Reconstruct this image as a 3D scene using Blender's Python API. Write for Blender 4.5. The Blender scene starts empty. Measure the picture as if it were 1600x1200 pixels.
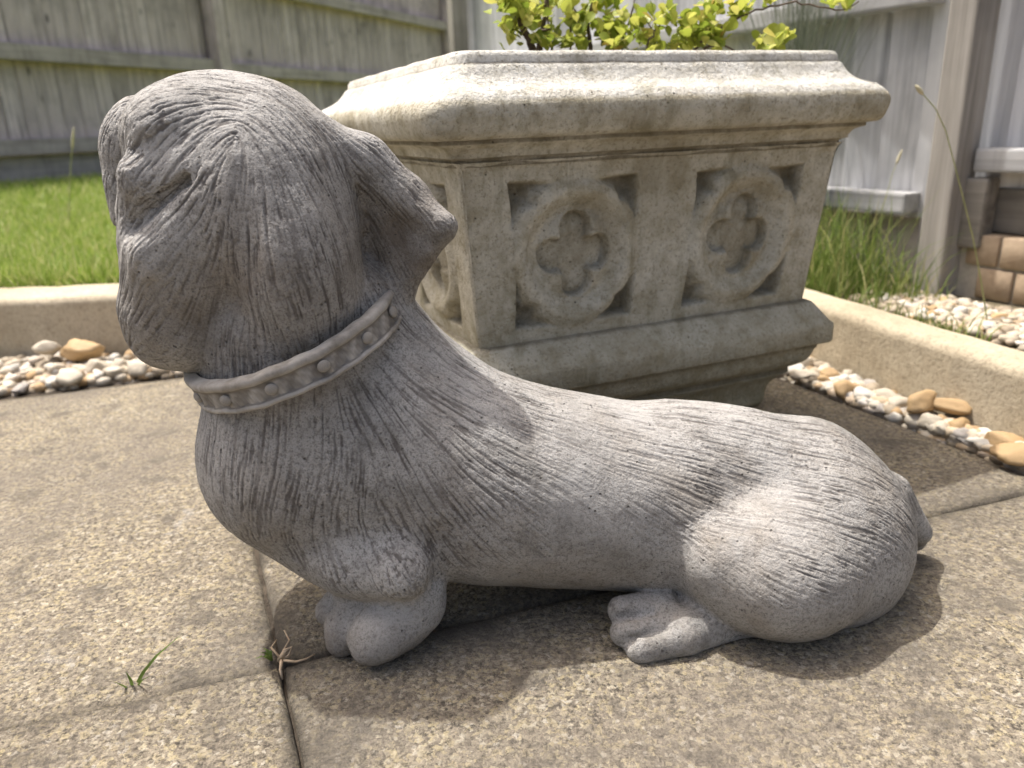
import bpy, bmesh, math, random
import numpy as np
from mathutils import Vector, Matrix

random.seed(7); rng = np.random.default_rng(7)
S = bpy.context.scene
COL = S.collection

# ------------------------------------------------------------------ camera
FPX, CAM_H = 1202.0, 0.30
PITCH, ROLL = math.radians(18.7), math.radians(2.2)
cd = bpy.data.cameras.new('camera'); cam = bpy.data.objects.new('camera', cd); COL.objects.link(cam)
cd.sensor_width = 36.0; cd.lens = FPX / 1600 * 36.0
cd.clip_start = 0.02; cd.clip_end = 500
fw = Vector((0, math.cos(PITCH), -math.sin(PITCH)))
up0 = Vector((0, math.sin(PITCH), math.cos(PITCH))); rt0 = Vector((1, 0, 0))
c_, s_ = math.cos(ROLL), math.sin(ROLL)
rt = c_ * rt0 - s_ * up0 * 1.0
upv = s_ * rt0 + c_ * up0
# picture content is turned counter-clockwise, so the camera is turned clockwise
rot = Matrix((rt, upv, -fw)).transposed()
cam.matrix_world = Matrix.Translation((0, 0, CAM_H)) @ rot.to_4x4()
S.camera = cam
cd.dof.use_dof = True; cd.dof.focus_distance = 0.43; cd.dof.aperture_fstop = 9.5

# ------------------------------------------------------------------ light
SUN_DIR = Vector((-0.33, 0.22, 0)).normalized()
ELEV = math.radians(68)
w = bpy.data.worlds.new('World'); S.world = w; w.use_nodes = True
nt = w.node_tree; bg = nt.nodes['Background']
sky = nt.nodes.new('ShaderNodeTexSky'); sky.sky_type = 'NISHITA'; sky.sun_disc = False
sky.sun_elevation = ELEV; sky.sun_rotation = math.atan2(SUN_DIR.x, SUN_DIR.y)
sky.dust_density = 9.0; sky.air_density = 1.0; sky.ozone_density = 0.3
nt.links.new(sky.outputs[0], bg.inputs[0]); bg.inputs[1].default_value = 0.15
sd = bpy.data.lights.new('sun', 'SUN'); sun = bpy.data.objects.new('sun', sd); COL.objects.link(sun)
sd.energy = 3.45; sd.angle = math.radians(1.0); sd.color = (1.0, 0.972, 0.94)
sv = Vector((SUN_DIR.x * math.cos(ELEV), SUN_DIR.y * math.cos(ELEV), math.sin(ELEV)))
sun.rotation_euler = sv.to_track_quat('Z', 'Y').to_euler(); sun.location = (-2, 3, 5)
S.view_settings.view_transform = 'Standard'; S.view_settings.look = 'None'
S.view_settings.gamma = 1; S.view_settings.use_curve_mapping = False
S.view_settings.exposure = 0.70
S.render.resolution_x, S.render.resolution_y = 1024, 768

# ------------------------------------------------------------------ helpers: a pixel gives a direction only
def ray(u, v):
    x = (u - 800) / FPX; y = -(v - 600) / FPX
    c, s = math.cos(ROLL), math.sin(ROLL)
    x, y = c * x + s * y, -s * x + c * y
    cp, sp = math.cos(PITCH), math.sin(PITCH)
    return np.array([x, cp + y * sp, -sp + y * cp])
def gnd(u, v, z=0.0):
    d = ray(u, v); t = (z - CAM_H) / d[2]; return np.array([0, 0, CAM_H]) + t * d
def at(u, v, Y):
    d = ray(u, v); return np.array([0, 0, CAM_H]) + Y / d[1] * d
def depth(p):
    q = np.asarray(p) - [0, 0, CAM_H]; return q[1] * math.cos(PITCH) - q[2] * math.sin(PITCH)

def empty(name, loc=(0, 0, 0), rz=0):
    o = bpy.data.objects.new(name, None); o.empty_display_size = 0.05
    o.location = loc; o.rotation_euler = (0, 0, rz); COL.objects.link(o); return o
def tag(o, label=None, cat=None, group=None, kind=None):
    if label: o['label'] = label
    if cat: o['category'] = cat
    if group: o['group'] = group
    if kind: o['kind'] = kind
    return o
def link(name, me, mat=None, parent=None, smooth=True):
    o = bpy.data.objects.new(name, me); COL.objects.link(o)
    if mat and not me.materials: me.materials.append(mat)
    if parent: o.parent = parent
    if smooth and len(me.polygons): me.polygons.foreach_set('use_smooth', np.ones(len(me.polygons), bool))
    return o
def mesh_np(name, V, F):
    """V (n,3), F (m,k) with constant k"""
    V = np.asarray(V, np.float32); F = np.asarray(F, np.int32); k = F.shape[1]
    me = bpy.data.meshes.new(name)
    me.vertices.add(len(V)); me.vertices.foreach_set('co', V.ravel())
    me.loops.add(F.size); me.loops.foreach_set('vertex_index', F.ravel())
    me.polygons.add(len(F)); me.polygons.foreach_set('loop_start', np.arange(0, F.size, k, dtype=np.int32))
    me.update(calc_edges=True); me.validate(); return me
def bm_mesh(name, bm):
    me = bpy.data.meshes.new(name); bmesh.ops.recalc_face_normals(bm, faces=bm.faces[:]); bm.to_mesh(me); bm.free(); return me
def box_bm(sx, sy, sz, bevel=0.0, seg=2, c=(0, 0, 0)):
    bm = bmesh.new(); bmesh.ops.create_cube(bm, size=1)
    bmesh.ops.scale(bm, vec=(sx, sy, sz), verts=bm.verts)
    if bevel: bmesh.ops.bevel(bm, geom=bm.edges[:], offset=bevel, segments=seg, affect='EDGES', profile=0.6)
    bmesh.ops.translate(bm, vec=c, verts=bm.verts); return bm
def tube(pts, rad, n=8):
    P = [np.asarray(p, float) for p in pts]; V = []; F = []
    up = np.array([0.13, 0.2, 0.97])
    for i, p in enumerate(P):
        t = P[min(i + 1, len(P) - 1)] - P[max(i - 1, 0)]; t /= np.linalg.norm(t) + 1e-9
        a = np.cross(t, up); a /= np.linalg.norm(a) + 1e-9; b = np.cross(t, a)
        r = rad[i] if hasattr(rad, '__len__') else rad
        for k in range(n):
            q = 2 * math.pi * k / n; V.append(p + r * (math.cos(q) * a + math.sin(q) * b))
    for i in range(len(P) - 1):
        for k in range(n): F.append((i * n + k, i * n + (k + 1) % n, (i + 1) * n + (k + 1) % n, (i + 1) * n + k))
    me = bpy.data.meshes.new('tube')
    F2 = [tuple(f) for f in F] + [tuple(range(n))[::-1], tuple(range((len(P) - 1) * n, len(P) * n))]
    me.from_pydata([tuple(v) for v in V], [], F2); me.update(); return me

# ------------------------------------------------------------------ materials
class M:
    def __init__(s, name, rough=0.9, spec=0.25):
        s.m = bpy.data.materials.new(name); s.m.use_nodes = True; s.t = s.m.node_tree
        s.b = s.t.nodes['Principled BSDF']; s.b.inputs['Roughness'].default_value = rough
        s.b.inputs['Specular IOR Level'].default_value = spec
        s._co = None
    def n(s, typ, **kw):
        x = s.t.nodes.new('ShaderNode' + typ)
        for k, v in kw.items():
            if hasattr(x, k): setattr(x, k, v)
        return x
    def l(s, a, b): s.t.links.new(a, b)
    def co(s, scale=(1, 1, 1), kind='Object', offs=None):
        tc = s.n('TexCoord'); mp = s.n('Mapping'); mp.inputs['Scale'].default_value = scale
        s.l(tc.outputs[kind], mp.inputs['Vector'])
        if offs:
            oi = s.n('ObjectInfo'); vm = s.n('VectorMath'); vm.operation = 'SCALE'
            cb = s.n('CombineXYZ'); 
            for k in range(3): s.l(oi.outputs['Random'], cb.inputs[k])
            vm.inputs['Scale'].default_value = offs; s.l(cb.outputs[0], vm.inputs[0]); s.l(vm.outputs[0], mp.inputs['Location'])
        return mp.outputs[0]
    def noise(s, vec, scale, detail=4, rough=0.6, dist=0.0):
        x = s.n('TexNoise'); x.inputs['Scale'].default_value = scale; x.inputs['Detail'].default_value = detail
        x.inputs['Roughness'].default_value = rough; x.inputs['Distortion'].default_value = dist
        s.l(vec, x.inputs['Vector']); return x.outputs['Fac']
    def vor(s, vec, scale, feature='F1', rand=1.0):
        x = s.n('TexVoronoi'); x.feature = feature; x.inputs['Scale'].default_value = scale; x.inputs['Randomness'].default_value = rand
        s.l(vec, x.inputs['Vector']); return x
    def ramp(s, fac, stops, interp='LINEAR'):
        r = s.n('ValToRGB'); r.color_ramp.interpolation = interp; e = r.color_ramp.elements
        while len(e) < len(stops): e.new(0.5)
        for i, (p, c) in enumerate(stops):
            e[i].position = p; e[i].color = (*c, 1) if len(c) == 3 else c
        s.l(fac, r.inputs[0]); return r.outputs[0]
    def mix(s, fac, a, b, mode='MIX'):
        x = s.n('Mix'); x.data_type = 'RGBA'; x.blend_type = mode
        for i, v in ((0, fac), (6, a), (7, b)):
            if isinstance(v, (int, float)): x.inputs[i].default_value = v
            elif isinstance(v, tuple): x.inputs[i].default_value = (*v, 1)
            else: s.l(v, x.inputs[i])
        return x.outputs[2]
    def math(s, op, a, b=None, c=None, clamp=False):
        x = s.n('Math'); x.operation = op; x.use_clamp = clamp
        for i, v in enumerate((a, b, c)):
            if v is None: continue
            if isinstance(v, (int, float)): x.inputs[i].default_value = v
            else: s.l(v, x.inputs[i])
        return x.outputs[0]
    def attr(s, name):
        x = s.n('Attribute'); x.attribute_name = name; return x.outputs['Fac']
    def bump(s, h, strength, dist, prev=None):
        x = s.n('Bump'); x.inputs['Strength'].default_value = strength; x.inputs['Distance'].default_value = dist
        s.l(h, x.inputs['Height'])
        if prev is not None: s.l(prev, x.inputs['Normal'])
        return x.outputs[0]
    def col(s, c):
        if isinstance(c, tuple): s.b.inputs['Base Color'].default_value = (*c, 1)
        else: s.l(c, s.b.inputs['Base Color'])
    def nor(s, n): s.l(n, s.b.inputs['Normal'])

def g(v): return (v, v, v)

def mat_dog():
    m = M('weathered_grey_cast_stone', 0.82, 0.3); v = m.co()
    fur = m.attr('fur')
    big = m.noise(v, 17, 5, 0.6, 0.4); mid = m.noise(v, 70, 5, 0.65); fine = m.noise(v, 420, 4, 0.7)
    c = m.ramp(big, [(0.30, (0.225, 0.216, 0.197)), (0.48, (0.325, 0.313, 0.290)), (0.68, (0.385, 0.374, 0.352))])
    c = m.mix(m.ramp(mid, [(0.42, g(0)), (0.72, g(0.6))]), c, (0.45, 0.436, 0.412))
    # brown algae stain patches with shapes of their own
    br = m.noise(v, 11, 5, 0.65, 0.6)
    c = m.mix(m.ramp(br, [(0.50, g(0)), (0.66, g(0.55))]), c, (0.25, 0.21, 0.158))
    dk = m.noise(v, 34, 6, 0.72, 0.8)
    c = m.mix(m.ramp(dk, [(0.52, g(0)), (0.70, g(0.65))]), c, (0.15, 0.141, 0.127))
    grit = m.noise(v, 900, 3, 0.75)
    c = m.mix(m.ramp(fine, [(0.32, g(0.8)), (0.50, g(0))]), c, (0.115, 0.105, 0.095))
    c = m.mix(m.ramp(grit, [(0.34, g(0.75)), (0.48, g(0))]), c, (0.10, 0.092, 0.083))
    c = m.mix(m.ramp(grit, [(0.60, g(0)), (0.75, g(0.4))]), c, (0.45, 0.437, 0.412))
    pa = m.attr('pale'); c = m.mix(m.math('MULTIPLY', pa, m.ramp(m.noise(v, 30, 6, 0.75, 0.6), [(0.38, g(0)), (0.58, g(1))])), c, (0.405, 0.395, 0.375))
    st = m.attr('stain_shade'); c = m.mix(m.math('MULTIPLY', st, m.ramp(m.noise(v, 24, 5, 0.7, 0.5), [(0.35, g(0.25)), (0.62, g(1))])), c, (0.150, 0.125, 0.098))  # brown staining and painted-in shade share this mask
    # grime and crevice shade painted into the carved hair lines
    c = m.mix(m.ramp(fur, [(0.12, g(0)), (0.85, g(0.72))]), c, (0.066, 0.054, 0.047))
    pv = m.vor(v, 210); pit = m.ramp(pv.outputs['Distance'], [(0.06, g(1)), (0.17, g(0))])
    sel = m.ramp(m.noise(v, 55, 2), [(0.50, g(0)), (0.56, g(1))])
    pits = m.math('MULTIPLY', pit, sel)
    c = m.mix(m.math('MULTIPLY', pits, 0.75), c, (0.06, 0.053, 0.048))
    m.col(c)
    n0 = m.bump(grit, 0.7, 0.0006); n1 = m.bump(fine, 0.8, 0.0012, n0); n2 = m.bump(m.math('MULTIPLY', pits, -1.0), 0.8, 0.0012, n1)
    m.nor(n2); return m.m
def mat_collar():
    m = M('carved_collar_stone', 0.85, 0.25); v = m.co()
    k = m.noise(v, 60, 5, 0.65); fine = m.noise(v, 380, 4, 0.7)
    c = m.ramp(k, [(0.3, (0.19, 0.172, 0.145)), (0.5, (0.33, 0.308, 0.275)), (0.72, (0.44, 0.42, 0.385))])
    cav = m.attr('cav')
    c = m.mix(m.ramp(cav, [(0.35, g(0)), (1.0, g(0.6))]), c, (0.085, 0.072, 0.058))
    m.col(c); m.nor(m.bump(fine, 0.6, 0.0008)); return m.m
def mat_slab():
    m = M('sandy_textured_concrete_slab', 0.93, 0.15); v = m.co(kind='Object', offs=3.0)
    wn = m.n('TexNoise'); wn.inputs['Scale'].default_value = 300; wn.inputs['Detail'].default_value = 2; m.l(v, wn.inputs['Vector'])
    vs = m.n('VectorMath'); vs.operation = 'SCALE'; vs.inputs['Scale'].default_value = 0.0045; m.l(wn.outputs['Color'], vs.inputs[0])
    va = m.n('VectorMath'); va.operation = 'ADD'; m.l(v, va.inputs[0]); m.l(vs.outputs[0], va.inputs[1]); v2 = va.outputs[0]
    vo = m.vor(v2, 390); vo2 = m.vor(v2, 850); big = m.noise(v, 5.5, 6, 0.62, 0.3); md = m.noise(v, 26, 5, 0.65, 0.3); gn = m.noise(v, 270, 5, 0.8)
    sep = m.n('SeparateColor'); m.l(vo.outputs['Color'], sep.inputs[0])
    sep2 = m.n('SeparateColor'); m.l(vo2.outputs['Color'], sep2.inputs[0])
    grain = m.ramp(sep.outputs[0], [(0.0, (0.13, 0.108, 0.082)), (0.25, (0.28, 0.24, 0.18)), (0.55, (0.40, 0.345, 0.255)), (0.82, (0.60, 0.50, 0.27)), (1.0, (0.72, 0.67, 0.57))])
    g2 = m.ramp(sep2.outputs[0], [(0.0, (0.11, 0.092, 0.073)), (0.45, (0.37, 0.315, 0.235)), (1.0, (0.55, 0.475, 0.35))])
    c = m.mix(0.4, grain, g2)
    c = m.mix(m.ramp(gn, [(0.37, g(0.97)), (0.50, g(0))]), c, (0.05, 0.042, 0.033))
    c = m.mix(m.ramp(gn, [(0.55, g(0)), (0.68, g(0.7))]), c, (0.63, 0.56, 0.42))
    c = m.mix(m.ramp(big, [(0.42, g(0)), (0.62, g(0.62))]), c, (0.20, 0.175, 0.145), 'MIX')
    c = m.mix(m.ramp(md, [(0.52, g(0)), (0.68, g(0.75))]), c, (0.135, 0.118, 0.098))
    wp = m.noise(v, 13, 3, 0.5); wsp = m.ramp(m.math('MULTIPLY', m.ramp(wp, [(0.62, g(0)), (0.68, g(1))]), m.ramp(md, [(0.42, g(1)), (0.52, g(0))])), [(0, g(0)), (1, g(0.55))])
    c = m.mix(wsp, c, (0.55, 0.54, 0.52))
    oi = m.n('ObjectInfo'); c = m.mix(m.ramp(oi.outputs['Random'], [(0, g(0)), (1, g(0.16))]), c, (0.26, 0.24, 0.205))
    edge = m.attr('edge')
    c = m.mix(m.math('MULTIPLY', edge, m.ramp(md, [(0.25, g(0.25)), (0.6, g(1))])), c, (0.10, 0.088, 0.070))
    m.col(c)
    h = m.math('ADD', m.math('MULTIPLY', m.math('SUBTRACT', 1.0, vo.outputs['Distance']), sep.outputs[1]), m.math('MULTIPLY', sep2.outputs[1], 0.45))
    n1 = m.bump(m.math('ADD', m.math('MULTIPLY', h, 0.5), gn), 1.0, 0.0036); n2 = m.bump(m.noise(v, 95, 5, 0.7), 0.6, 0.0030, n1); m.nor(n2); return m.m
def mat_planter():
    m = M('mossy_cream_cast_stone', 0.9, 0.2); v = m.co()
    big = m.noise(v, 9, 6, 0.65, 0.4); md = m.noise(v, 42, 6, 0.7); fine = m.noise(v, 300, 4, 0.75)
    c = m.ramp(big, [(0.28, (0.40, 0.36, 0.27)), (0.5, (0.57, 0.535, 0.435)), (0.72, (0.67, 0.645, 0.555))])
    c = m.mix(m.ramp(md, [(0.42, g(0)), (0.66, g(0.75))]), c, (0.29, 0.252, 0.16))
    rt_ = m.attr('clean'); c = m.mix(m.math('MULTIPLY', rt_, m.ramp(md, [(0.3, g(0.85)), (0.75, g(0.35))])), c, (0.66, 0.655, 0.62))
    c = m.mix(m.ramp(fine, [(0.33, g(0.7)), (0.48, g(0))]), c, (0.22, 0.19, 0.132))
    # green algae grows on the damp foot of the pot and fades upward in patches
    tc = m.n('TexCoord'); sx = m.n('SeparateXYZ'); m.l(tc.outputs['Object'], sx.inputs[0])
    foot = m.math('SUBTRACT', 1.0, m.math('MULTIPLY', sx.outputs[2], 6.2), clamp=True)
    al = m.math('MULTIPLY', foot, m.ramp(big, [(0.3, g(0.3)), (0.6, g(1))]), clamp=True)
    c = m.mix(m.math('MULTIPLY', al, 0.85), c, (0.20, 0.19, 0.115))
    dr = m.noise(m.co((38, 38, 5)), 1.0, 5, 0.7, 0.3); c = m.mix(m.ramp(dr, [(0.54, g(0)), (0.70, g(0.55))]), c, (0.215, 0.195, 0.12))
    pv = m.vor(v, 120); pit = m.ramp(pv.outputs['Distance'], [(0.05, g(1)), (0.13, g(0))])
    pits = m.math('MULTIPLY', pit, m.ramp(m.noise(v, 30, 2), [(0.54, g(0)), (0.6, g(1))]))
    c = m.mix(m.math('MULTIPLY', pits, 0.8), c, (0.07, 0.06, 0.045))
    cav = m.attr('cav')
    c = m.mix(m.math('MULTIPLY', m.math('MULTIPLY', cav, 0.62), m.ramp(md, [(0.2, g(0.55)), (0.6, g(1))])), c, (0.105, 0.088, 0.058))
    m.col(c)
    n1 = m.bump(fine, 0.9, 0.0022); n2 = m.bump(m.noise(v, 130, 5, 0.7), 0.7, 0.0035, n1)
    m.nor(m.bump(m.math('MULTIPLY', pits, -1.0), 0.8, 0.003, n2)); return m.m
def mat_kerb(name, a, b):
    m = M(name, 0.92, 0.15); v = m.co()
    big = m.noise(v, 8, 6, 0.65); fine = m.noise(v, 230, 4, 0.75); md = m.noise(v, 50, 5, 0.7)
    c = m.ramp(big, [(0.3, a), (0.65, b)])
    c = m.mix(m.ramp(md, [(0.5, g(0)), (0.75, g(0.5))]), c, tuple(x * 0.6 for x in a))
    c = m.mix(m.ramp(fine, [(0.3, g(0.7)), (0.5, g(0))]), c, tuple(x * 0.45 for x in a))
    m.col(c); m.nor(m.bump(md, 0.5, 0.003, m.bump(fine, 0.7, 0.0018))); return m.m
def mat_wood(name, lo, mid, hi, axis=2):
    m = M(name, 0.85, 0.25)
    sc = [42, 42, 42]; sc[axis] = 1.6
    v = m.co(tuple(sc), offs=9.0); v2 = m.co((5, 5, 5), offs=5.0)
    gr = m.noise(v, 1.0, 6, 0.7, 0.6); bl = m.noise(v2, 1.0, 4, 0.6)
    c = m.ramp(gr, [(0.32, lo), (0.5, mid), (0.68, hi)])
    oi = m.n('ObjectInfo')
    c = m.mix(m.math('MULTIPLY', oi.outputs['Random'], 0.45), c, tuple(x * 0.72 for x in mid))
    c = m.mix(m.ramp(bl, [(0.46, g(0)), (0.70, g(0.6))]), c, tuple(x * 0.8 for x in lo))
    sk = m.noise(m.co((16, 16, 2.2), offs=6.0), 1.0, 5, 0.65, 0.3); c = m.mix(m.ramp(sk, [(0.52, g(0)), (0.70, g(0.6))]), c, tuple(x * 0.75 for x in lo))
    kn = m.vor(m.co((9, 9, 4), offs=7.0), 1.0); c = m.mix(m.ramp(kn.outputs['Distance'], [(0.07, g(0.85)), (0.13, g(0))]), c, tuple(x * 0.35 for x in lo))
    m.col(c); m.nor(m.bump(gr, 0.6, 0.003)); return m.m
def mat_pebble(name, a, b, cc):
    m = M(name, 0.62, 0.35); v = m.co(offs=4.0); oi = m.n('ObjectInfo')
    k = m.noise(v, 75, 5, 0.65, 0.5); f = m.noise(v, 500, 4, 0.7)
    c = m.ramp(k, [(0.3, a), (0.52, b), (0.75, cc)])
    c = m.mix(m.math('MULTIPLY', oi.outputs['Random'], 0.5), c, tuple(x * 0.62 for x in b))
    m.col(c); m.nor(m.bump(f, 0.4, 0.0008)); return m.m
def mat_gravel():
    m = M('loose_gravel', 0.75, 0.3); v = m.co(); cell = m.n('NewGeometry')
    c = m.ramp(cell.outputs['Random Per Island'], [(0.0, (0.20, 0.16, 0.11)), (0.3, (0.42, 0.36, 0.27)), (0.55, (0.52, 0.48, 0.40)), (0.75, (0.38, 0.25, 0.12)), (1.0, (0.62, 0.60, 0.56))])
    k = m.noise(v, 150, 4, 0.7)
    c = m.mix(m.ramp(k, [(0.4, g(0)), (0.7, g(0.5))]), c, (0.3, 0.24, 0.17))
    m.col(c); m.nor(m.bump(k, 0.4, 0.001)); return m.m
def mat_soil(name='dark_soil', a=(0.035, 0.027, 0.02), b=(0.085, 0.065, 0.048)):
    m = M(name, 0.97, 0.1); v = m.co(); k = m.noise(v, 55, 6, 0.75)
    m.col(m.ramp(k, [(0.3, a), (0.7, b)])); m.nor(m.bump(k, 0.9, 0.01)); return m.m
def mat_grass(name, stops, trans=0.35):
    m = M(name, 0.55, 0.3); ge = m.n('NewGeometry')
    c = m.ramp(ge.outputs['Random Per Island'], stops); m.col(c)
    tr = m.n('BsdfTranslucent'); m.l(c, tr.inputs['Color']); mx = m.n('MixShader'); mx.inputs[0].default_value = trans
    m.l(m.b.outputs[0], mx.inputs[1]); m.l(tr.outputs[0], mx.inputs[2]); m.l(mx.outputs[0], m.t.nodes['Material Output'].inputs['Surface']); return m.m
def mat_leaf(name, stops):
    m = M(name, 0.4, 0.4); oi = m.n('ObjectInfo'); c = m.ramp(oi.outputs['Random'], stops); 
    v = m.co(); c = m.mix(m.ramp(m.noise(v, 220, 3), [(0.5, g(0)), (0.8, g(0.4))]), c, (0.30, 0.30, 0.05)); m.col(c)
    tr = m.n('BsdfTranslucent'); m.l(c, tr.inputs['Color']); mx = m.n('MixShader'); mx.inputs[0].default_value = 0.45
    m.l(m.b.outputs[0], mx.inputs[1]); m.l(tr.outputs[0], mx.inputs[2]); m.l(mx.outputs[0], m.t.nodes['Material Output'].inputs['Surface']); return m.m
def mat_plain(name, a, b, scale=120, rough=0.85):
    m = M(name, rough, 0.25); v = m.co(offs=3.0); k = m.noise(v, scale, 4, 0.65)
    m.col(m.ramp(k, [(0.3, a), (0.7, b)])); m.nor(m.bump(k, 0.5, 0.0015)); return m.m

DOG = mat_dog(); COLLAR = mat_collar(); SLAB = mat_slab(); PLANTER = mat_planter()
KERB = mat_kerb('pale_buff_concrete', (0.36, 0.305, 0.215), (0.50, 0.435, 0.325))
WOOD_R = mat_wood('silvered_fence_timber', (0.32, 0.322, 0.328), (0.58, 0.582, 0.59), (0.70, 0.70, 0.705))
WOOD_RH = mat_wood('silvered_rail_timber', (0.27, 0.268, 0.265), (0.44, 0.438, 0.435), (0.54, 0.538, 0.535), axis=0)
WOOD_L = mat_wood('grey_brown_fence_timber', (0.32, 0.275, 0.255), (0.64, 0.54, 0.51), (0.78, 0.68, 0.645))
WOOD_LH = mat_wood('grey_brown_rail_timber', (0.30, 0.262, 0.237), (0.52, 0.455, 0.415), (0.64, 0.57, 0.52), axis=0)
WOOD_P = mat_wood('grey_brown_post_timber', (0.20, 0.185, 0.165), (0.36, 0.335, 0.30), (0.48, 0.455, 0.42))
WOOD_G = mat_wood('damp_brown_grey_timber', (0.12, 0.11, 0.095), (0.25, 0.23, 0.20), (0.36, 0.335, 0.295), axis=0)
SOIL = mat_soil(); JOINT = mat_soil('gritty_joint_filling', (0.03, 0.025, 0.02), (0.11, 0.09, 0.068))
LAWN = mat_soil('lawn_thatch', (0.11, 0.14, 0.03), (0.21, 0.25, 0.06))

# ------------------------------------------------------------------ setting: ground and patio
def sheet(name, pts, z, mat, sub=0):
    me = bpy.data.meshes.new(name); me.from_pydata([(p[0], p[1], z) for p in pts], [], [tuple(range(len(pts)))]); me.update()
    o = link(name, me, mat, smooth=False); return o
tag(sheet('ground', [(-60, -60), (60, -60), (60, 60), (-60, 60)], -0.06, SOIL), kind='structure')

J = np.array([-0.144, 0.383])
E1 = np.array([0.616, 0.196]); E1 /= np.linalg.norm(E1)
E2 = np.array([-0.086, 0.211]); E2 /= np.linalg.norm(E2)
def PJ(a, b): return J + a * E1 + b * E2
bed = [PJ(-3, -2.0), PJ(2.2, -2.0), PJ(2.2, 0.0), PJ(0.64, 0.0), PJ(0.64, 0.72), PJ(-3, 0.72)]
patio = tag(sheet('patio', bed, -0.0062, JOINT), kind='structure')
def fbm2(x, y, seed, scale):
    r = np.random.default_rng(seed); out = np.zeros_like(x)
    for o in range(4):
        k = 2 ** o
        for _ in range(4):
            th = r.uniform(0, 2 * math.pi); ph = r.uniform(0, 6.28); f = k * scale * r.uniform(0.7, 1.3)
            out += np.sin((x * math.cos(th) + y * math.sin(th)) * f + ph) / (4 * k ** 0.8)
    return out
def slab(a0, a1, b0, b1, seed, dz, fine):
    gap = 0.0007; a0 += gap; b0 += gap; a1 -= gap; b1 -= gap
    na = int((a1 - a0) / fine); nb = int((b1 - b0) / fine)
    ta = np.linspace(0, 1, na); tb = np.linspace(0, 1, nb)
    ease = lambda t: t                                    # rows crowd the rim so the arris can round over
    ta = np.concatenate([[0, 0.001, 0.004, 0.009], ta[1:-1][(ta[1:-1] > .012) & (ta[1:-1] < .988)], [0.991, 0.996, 0.999, 1]])
    tb = np.concatenate([[0, 0.001, 0.004, 0.009], tb[1:-1][(tb[1:-1] > .012) & (tb[1:-1] < .988)], [0.991, 0.996, 0.999, 1]])
    A, B = np.meshgrid(a0 + ta * (a1 - a0), b0 + tb * (b1 - b0), indexing='ij')
    na, nb = A.shape
    # wander of the broken edges
    ea = np.minimum(A - a0, a1 - A); eb = np.minimum(B - b0, b1 - B); e = np.minimum(ea, eb)
    A = A + np.exp(-ea / 0.012) * 0.0011 * fbm2(B, B * 0 + seed, seed, 60); B = B + np.exp(-eb / 0.012) * 0.0011 * fbm2(A, A * 0 + seed, seed + 5, 60)
    Z = dz + 0.0010 * fbm2(A, B, seed + 9, 25) - 0.004 * np.exp(-e / 0.0014) - 0.0008 * np.exp(-e / 0.010)
    XY = J[None, None] + A[..., None] * E1 + B[..., None] * E2
    V = np.concatenate([XY, Z[..., None]], -1).reshape(-1, 3)
    i = np.arange(na * nb).reshape(na, nb)
    F = np.stack([i[:-1, :-1], i[1:, :-1], i[1:, 1:], i[:-1, 1:]], -1).reshape(-1, 4)
    ring = np.concatenate([i[:, 0], i[-1, 1:], i[-2::-1, -1], i[0, -2:0:-1]])
    base = V[ring].copy(); base[:, 2] = -0.04; n0 = len(V); V = np.concatenate([V, base])
    k = len(ring); r2 = n0 + np.arange(k)
    F = np.concatenate([F, np.stack([ring, r2, np.roll(r2, -1), np.roll(ring, -1)], -1)])
    me = mesh_np('slab', V, F)
    ed = np.concatenate([(np.exp(-e / 0.006) * 0.9 + np.exp(-e / 0.03) * 0.25).ravel().clip(0, 1), np.ones(k)])
    at_ = me.attributes.new('edge', 'FLOAT', 'POINT'); at_.data.foreach_set('value', ed.astype(np.float32))
    o = link('paving_slab', me, SLAB, patio); return o
cells = [(-0.62, 0, 0, 0.66, -0.0035, .006), (0, 0.62, 0, 0.66, 0, .006), (-0.62, 0, -0.6, 0, 0.0015, .006), (0, 0.62, -0.6, 0, 0.0008, .006),
         (-1.24, -0.62, 0, 0.66, 0.0008, .02), (-1.24, -0.62, -0.6, 0, 0, .02), (0.62, 1.24, -0.6, 0, -0.001, .02),
         (-0.62, 0, -1.2, -0.6, 0, .03), (0, 0.62, -1.2, -0.6, 0.001, .03), (0.62, 1.24, -1.2, -0.6, 0, .03), (-1.24, -0.62, -1.2, -0.6, 0, .03)]
for k, (a0, a1, b0, b1, dz, fi) in enumerate(cells): slab(a0, a1, b0, b1, 11 + k * 7, dz, fi)

# gravel bed, lawn soil, border soil
KR = lambda Y, o=0: np.array([0.389 - 0.281 * (Y - 0.909) + o, Y])          # inner foot of the side kerb
KY, KZ, KRZ = 1.09, 0.088, 0.074
bedpts = [PJ(-2.2, 0.655), PJ(0.625, 0.655), PJ(0.625, 0.0), PJ(1.6, 0.0), KR(0.3, 0.05), KR(1.15, 0.05), (-2.2, 1.14)]
GB = mat_soil('gritty_gravel_bed', (0.16, 0.125, 0.085), (0.34, 0.28, 0.20))
tag(sheet('gravel_bed', [tuple(p) for p in bedpts], -0.018, GB), kind='structure')
def flatgrid(name, poly_fn, z0, mat): pass
lw = [(-9, 1.15), (0.2, 1.15), (0.36, 1.15), (1.0, 1.4), (3.0, 11), (-9, 11)]
tag(sheet('lawn_soil', lw, 0.072, LAWN), kind='structure')
bw = [tuple(KR(-0.2, 0.03)), tuple(KR(-0.2, 1.2)), (1.5, 1.4), (0.37, 1.149), tuple(KR(1.1, 0.03))]
tag(sheet('border_soil', bw, 0.052, mat_soil('dry_border_soil', (0.10, 0.085, 0.05), (0.26, 0.22, 0.15))), kind='structure')

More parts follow.
